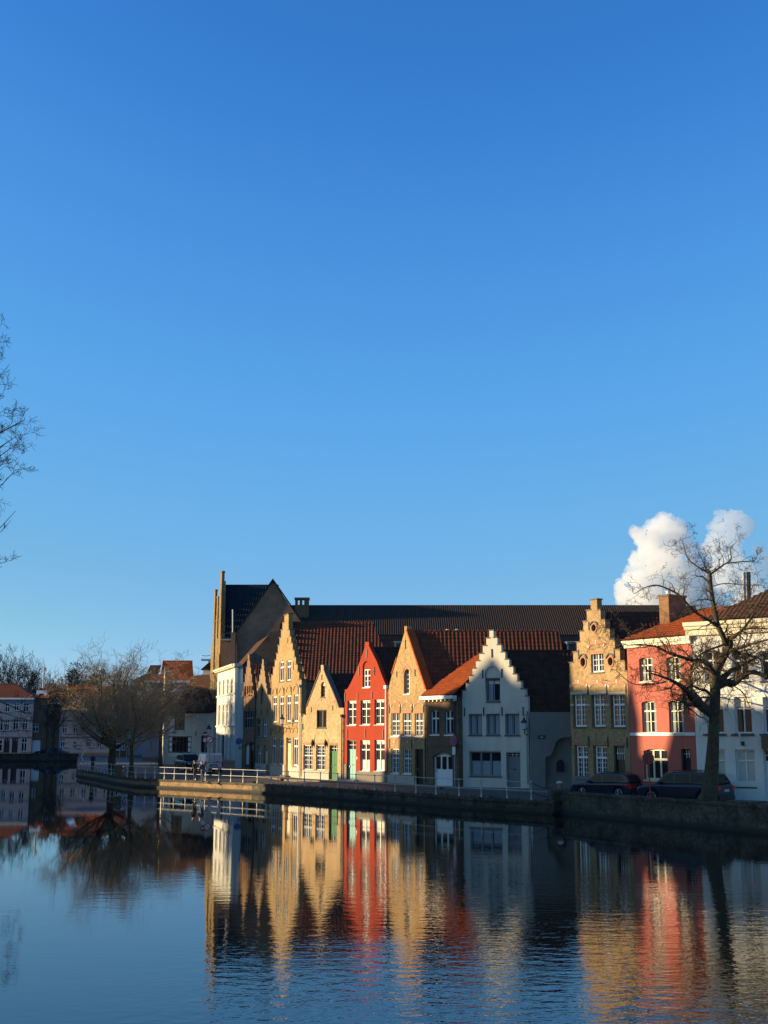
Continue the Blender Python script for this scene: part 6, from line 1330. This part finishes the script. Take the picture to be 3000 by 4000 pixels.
for k, (px, yy, ht, sp, sd_) in enumerate(((20, 262, 20, 7, 61), (105, 268, 17.5, 5.5, 62), (-50, 258, 22, 7, 63), (330, 262, 16, 6, 64), (150, 266, 13.5, 3, 67))):
    p = D(px, 2950, yy); simple_tree('tall_tree', ['bare round-crowned tree behind the white house at the far left edge', 'bare bushy tree behind the far roofs right of the leftmost one', 'bare tree just beyond the left edge behind the white house', 'bare tree rising behind the far orange roofs beside the evergreen', 'small bare treetop at the foot of the far mast'][k], (p.x, yy, 1), 7, ht, sp, .4, sd_, n=10, maxd=2, twig=2.6, group='bare trees behind the far houses', step=.6, dens=.85, wig=.28, up=.12, twm=M['twig_dark'], barkm=M['twig_dark'], minr=.025)
# evergreen behind the far roofs, and the ivy ball in the plane tree
def leafy(name, label, c, rad, n, seed, size, trunk=None, cat='tree', group=None):
    rnd = random.Random(seed); root = thing(name, label, cat, (c[0], c[1], 1.0 if trunk else c[2]), 0, group); cz = c[2] - (1.0 if trunk else c[2]); mb = MB()
    lobes = [(Vector((rnd.gauss(0, .42) * rad[0], rnd.gauss(0, .4) * rad[1], rnd.gauss(0, .38) * rad[2])), rnd.uniform(.3, .55)) for _ in range(16)]
    for _ in range(n):
        l, s = rnd.choice(lobes); d = rv(rnd, 1).normalized(); p = l + Vector((d.x * rad[0], d.y * rad[1], d.z * rad[2])) * s * rnd.uniform(.55, 1.05); p.z += cz
        a = rv(rnd, 1).normalized() * size * rnd.uniform(.5, 1.3); b = rv(rnd, 1).normalized() * size * rnd.uniform(.5, 1.2); mb.add([p - a * .5, p + b * .5, p + a * .5], [(0, 1, 2)])
    if trunk: build('trunk', MB().tube([(0, 0, 0), (.1, 0, cz * .5), (0, 0, cz)], [trunk, trunk * .8, trunk * .4], 8), M['bark'], root)
    build('crown', mb, M['ivy'], root); return root
p = D(298, 2665, 258); leafy('evergreen_tree', 'dark evergreen tree clump behind the far orange roofs', (p.x, 258, p.z - 1.5), (4.2, 3.5, 4.0), 5000, 5, .55, .35)
p = D(360, 2700, 250); leafy('evergreen_tree', 'lower dark evergreen right of the other behind the bare plane tree', (p.x, 250, p.z - 1.5), (3.4, 3, 3.5), 3000, 8, .5, .3)
# tall tree on the left bank whose branch tips enter the frame
Y = 62; N_ = [('im', 0, 1300), ('im', 0, 1500), ('im', 10, 1600)]
def V3(px, py, dy=0): return D(px, py, Y + dy)
tb = Vector((-25.5, 62, .9)); trunk = ([tb, tb + Vector((.2, 0, 6)), tb + Vector((-.1, .2, 12)), tb + Vector((.2, 0, 18)), tb + Vector((.4, 0, 22))], [.55, .42, .33, .22, .12])
def br(z, px, py, dy=0, r=.09, sag=0):
    a = tb + Vector((.1, 0, z)); e = V3(px, py, dy); m = a + (e - a) * .5 + Vector((0, 0, sag)); return ([a, m, e], [r, r * .6, r * .16])
limbs = [br(22, -12, 1290, 0, .07), br(20.5, 8, 1400, 1, .07), br(18, 15, 1550, -1, .08), br(15.5, 95, 1640, 0, .11, .4), br(15, 70, 1700, 1, .09), br(14, 55, 1740, -1, .08), br(12.5, 30, 1790, .5, .08), br(11.5, 62, 1835, 0, .08, -.4),
         br(8, 62, 1995, 0, .07), br(7.6, 45, 2030, 1, .05), br(6.5, 0, 2200, .5, .06), br(4.6, 118, 2790, -2, .09, 1.2), br(4.2, 110, 2815, 2, .07, .9), br(5.2, 90, 2640, 1, .06, 1.0), br(21, 0, 1340, -1, .06), br(19, 5, 1470, 1, .06), br(17, 20, 1600, 1, .06), br(16, 40, 1660, -1, .06), br(14.5, 40, 1720, 0, .06), br(13, 45, 1770, -1, .06), br(12.8, 20, 1820, 1, .06), br(9, -30, 1900, 2, .09), br(13, -40, 1700, -2, .09)]
# keep each reaching limb finely twigged at its tip only
rnd = random.Random(77); tt = thing('waterside_tree', 'tall bare tree whose branch tips enter at the left edge of the frame', 'tree', tb); tm = MB(); cm = MB(); limb(tm, [p - tb for p in trunk[0]], trunk[1], 10)
for i, (pts, rs) in enumerate(limbs):
    o, ro = limb(cm, [p - tb for p in pts], rs, 6)
    sparse = i in (8, 9)
    for k in range(len(o) // 2, len(o), 1 if not sparse else 3):
        d = (o[k] - o[k - 1]).normalized(); side = rv(rnd, 1); side = (side - d * side.dot(d)).normalized(); grow(cm, rnd, o[k], d * .7 + side * .8, rnd.uniform(.45, .95) * (.5 if sparse else 1), max(ro[k] * .5, .014), 1 if not sparse else 2, 3, .02, .5, .9, 1.25, 0, .008)
for k in range(26):
    z = rnd.uniform(9, 21.5); a = rnd.uniform(math.pi * .5, math.pi * 1.5) if rnd.random() < .7 else rnd.uniform(0, 6.28); grow(cm, rnd, Vector((.1, 0, z)), Vector((math.cos(a), math.sin(a), .3)), rnd.uniform(2, 3.4), .07, 0, 2, .05, .25, .9, .9, 0, .012)
build('trunk', tm, M['bark'], tt, True); build('crown', cm, M['twig_dark'], tt)
# ---------------------------------------------------------------- unseen houses added on the left bank, shaped to shade the street
GB = 'added shade-casting houses on the left bank beyond the frame'
def shade_house(y0, y1, x, H_, k, ridge=True, dep=9, gable=0):
    r = thing('added_shade_house', 'added gabled house casting shade from the left bank outside the frame', 'house', (x, y0, .99), 0, GB); W = y1 - y0; hh = H_ - .99
    mb = MB(); ev = hh - (gable or 2.2); mb.box(-dep, 0.01, 0, 0, W - .01, ev); build('wall', mb, M[['brick_brown', 'white', 'brick_tan'][k % 3]], r)
    if gable: mb = MB(); mb.add([(.1, 0, ev - .02), (.1, W, ev - .02), (.1, W / 2, hh), (-dep, 0, ev - .02), (-dep, W, ev - .02), (-dep, W / 2, hh)], [(0, 1, 2), (3, 5, 4), (0, 2, 5, 3), (1, 4, 5, 2)]); build('roof', mb, M['tile_red'], r)
    elif ridge: mb = MB(); mb.add([(.2, 0, ev - .05), (.2, W, ev - .05), (-dep / 2, W, hh), (-dep / 2, 0, hh), (-dep - .2, 0, ev - .05), (-dep - .2, W, ev - .05)], [(0, 1, 2, 3), (3, 2, 5, 4), (0, 3, 4), (1, 5, 2)]); build('roof', mb, M['tile_red'], r)
    n = max(1, int(W / 2.2)); z = 1.0
    while z + 1.7 < ev:
        for j in range(n): yy = W * (j + .5) / n; w_ = build('window', MB().box(-.05, yy - .45, z, .04, yy + .45, z + 1.5), M['paint_white'], r); build('pane', MB().box(.03, yy - .38, z + .07, .05, yy + .38, z + 1.43), M['glass'], w_)
        z += 3.0
    return r
tanE = .17
SH = [  # along the street: photo column where the shade starts, its base, shade height at the facade there
 (640, 2984, 11.0), (790, 2992, 4.8), (935, 3012, 9.0), (1062, 3026, 5.6), (1106, 3032, -9), (1508, 3058, 3.4), (1560, 3062, 4.6), (1695, 3070, 6.6), (1815, 3074, 9.2), (2060, 3080, 9.4), (2237, 3094, 7.4), (2462, 3108, 7.2), (2530, 3111, 3.2), (2640, 3117, 6.3), (2800, 3123, 5.9), (3300, 3140, 6.2), (3600, 3330, 6)]
for k, (a_, b_) in enumerate(zip(SH, SH[1:])):
    pa_, pb_ = G(a_[0], a_[1], 1), G(b_[0], b_[1], 1); zs = a_[2]
    if zs < 0: continue
    xb_ = -50.0 if pa_.y < 135 else -64.0; sy = lambda p: SUN.y / SUN.x * (p.x - xb_)
    H_ = zs + tanE * ((pa_.x + pb_.x) / 2 - (xb_ - 4.5)); shade_house(pb_.y - sy(pb_), pa_.y - sy(pa_), xb_, H_, k, gable=2.6 if a_[0] in (1815, 935, 2462, 2640) else 0)
# a lower added roof beside the gap shades only the quay there
pa_, pb_ = G(1345, 3051, 1), G(1508, 3058, 1); shade_house(pb_.y - 2.6, pa_.y + .6 - 2.6, -50, .9 + tanE * 54, 1)
shade_house(165, 205, -82, 15, 0); shade_house(205, 232, -100, 19.5, 1)
# ---------------------------------------------------------------- clouds
def cloud_mat(name, dens, an=.2):
    m = bpy.data.materials.new(name); m.use_nodes = True; n = m.node_tree; n.nodes.clear(); o = n.nodes.new('ShaderNodeOutputMaterial')
    v = n.nodes.new('ShaderNodeVolumePrincipled'); v.inputs['Color'].default_value = (.99, .99, .99, 1); v.inputs['Density'].default_value = dens; v.inputs['Anisotropy'].default_value = an
    n.links.new(v.outputs[0], o.inputs['Volume']); m.cycles.homogeneous_volume = True if hasattr(m, 'cycles') and hasattr(m.cycles, 'homogeneous_volume') else None; return m
def cloud(name, label, lobes, y, dens, seed):
    root_c = D(2600, 2300, y); me = bpy.data.meshes.new(name); bm = bmesh.new()
    for px, py, r in lobes:
        c = D(px, py, y) - root_c; rr = r * y / F; rnd = random.Random(int(px * 7 + py + seed))
        for k in range(7):
            o = Vector((0, 0, 0)) if k == 0 else rv(rnd, .62) * rr; s_ = rr * (.8 if k == 0 else rnd.uniform(.3, .5)); o.y *= .8
            bmesh.ops.create_icosphere(bm, subdivisions=3, radius=s_, matrix=Matrix.Translation(c + o))
    bm.to_mesh(me); bm.free(); o = bpy.data.objects.new(name, me); link(o); o.location = root_c
    rm = o.modifiers.new('r', 'REMESH'); rm.mode = 'VOXEL'; rm.voxel_size = y / F * 2.4
    for sc_, st in ((75, 34), (26, 14), (11, 4)):
        t = bpy.data.textures.new(name, 'CLOUDS'); t.noise_scale = sc_ * y / F; t.noise_depth = 3; d = o.modifiers.new('d', 'DISPLACE'); d.texture = t; d.strength = st * y / F * 2.0; d.mid_level = .5; d.texture_coords = 'LOCAL'
    me.materials.append(cloud_mat(name, dens)); return tag(o, label, 'cloud', None)
cloud('cumulus_cloud', 'tall bright white cumulus tower behind the plane tree, left one of the two', [(2590, 2080, 85), (2545, 2110, 75), (2630, 2110, 88), (2660, 2150, 85), (2535, 2190, 78), (2600, 2200, 105), (2680, 2230, 95), (2550, 2260, 90), (2480, 2265, 62), (2520, 2330, 105), (2640, 2330, 115), (2445, 2320, 62), (2730, 2290, 80), (2770, 2370, 90), (2590, 2420, 130)], 4000, .020, 1)
cloud('cumulus_cloud', 'smaller hazier cumulus puff above the right tree branches', [(2855, 2040, 60), (2810, 2065, 48), (2905, 2060, 55), (2860, 2095, 58), (2800, 2140, 66), (2850, 2180, 80), (2910, 2240, 75), (2965, 2150, 44), (2820, 2260, 85), (2930, 2330, 95), (2990, 2210, 50)], 4600, .011, 2)
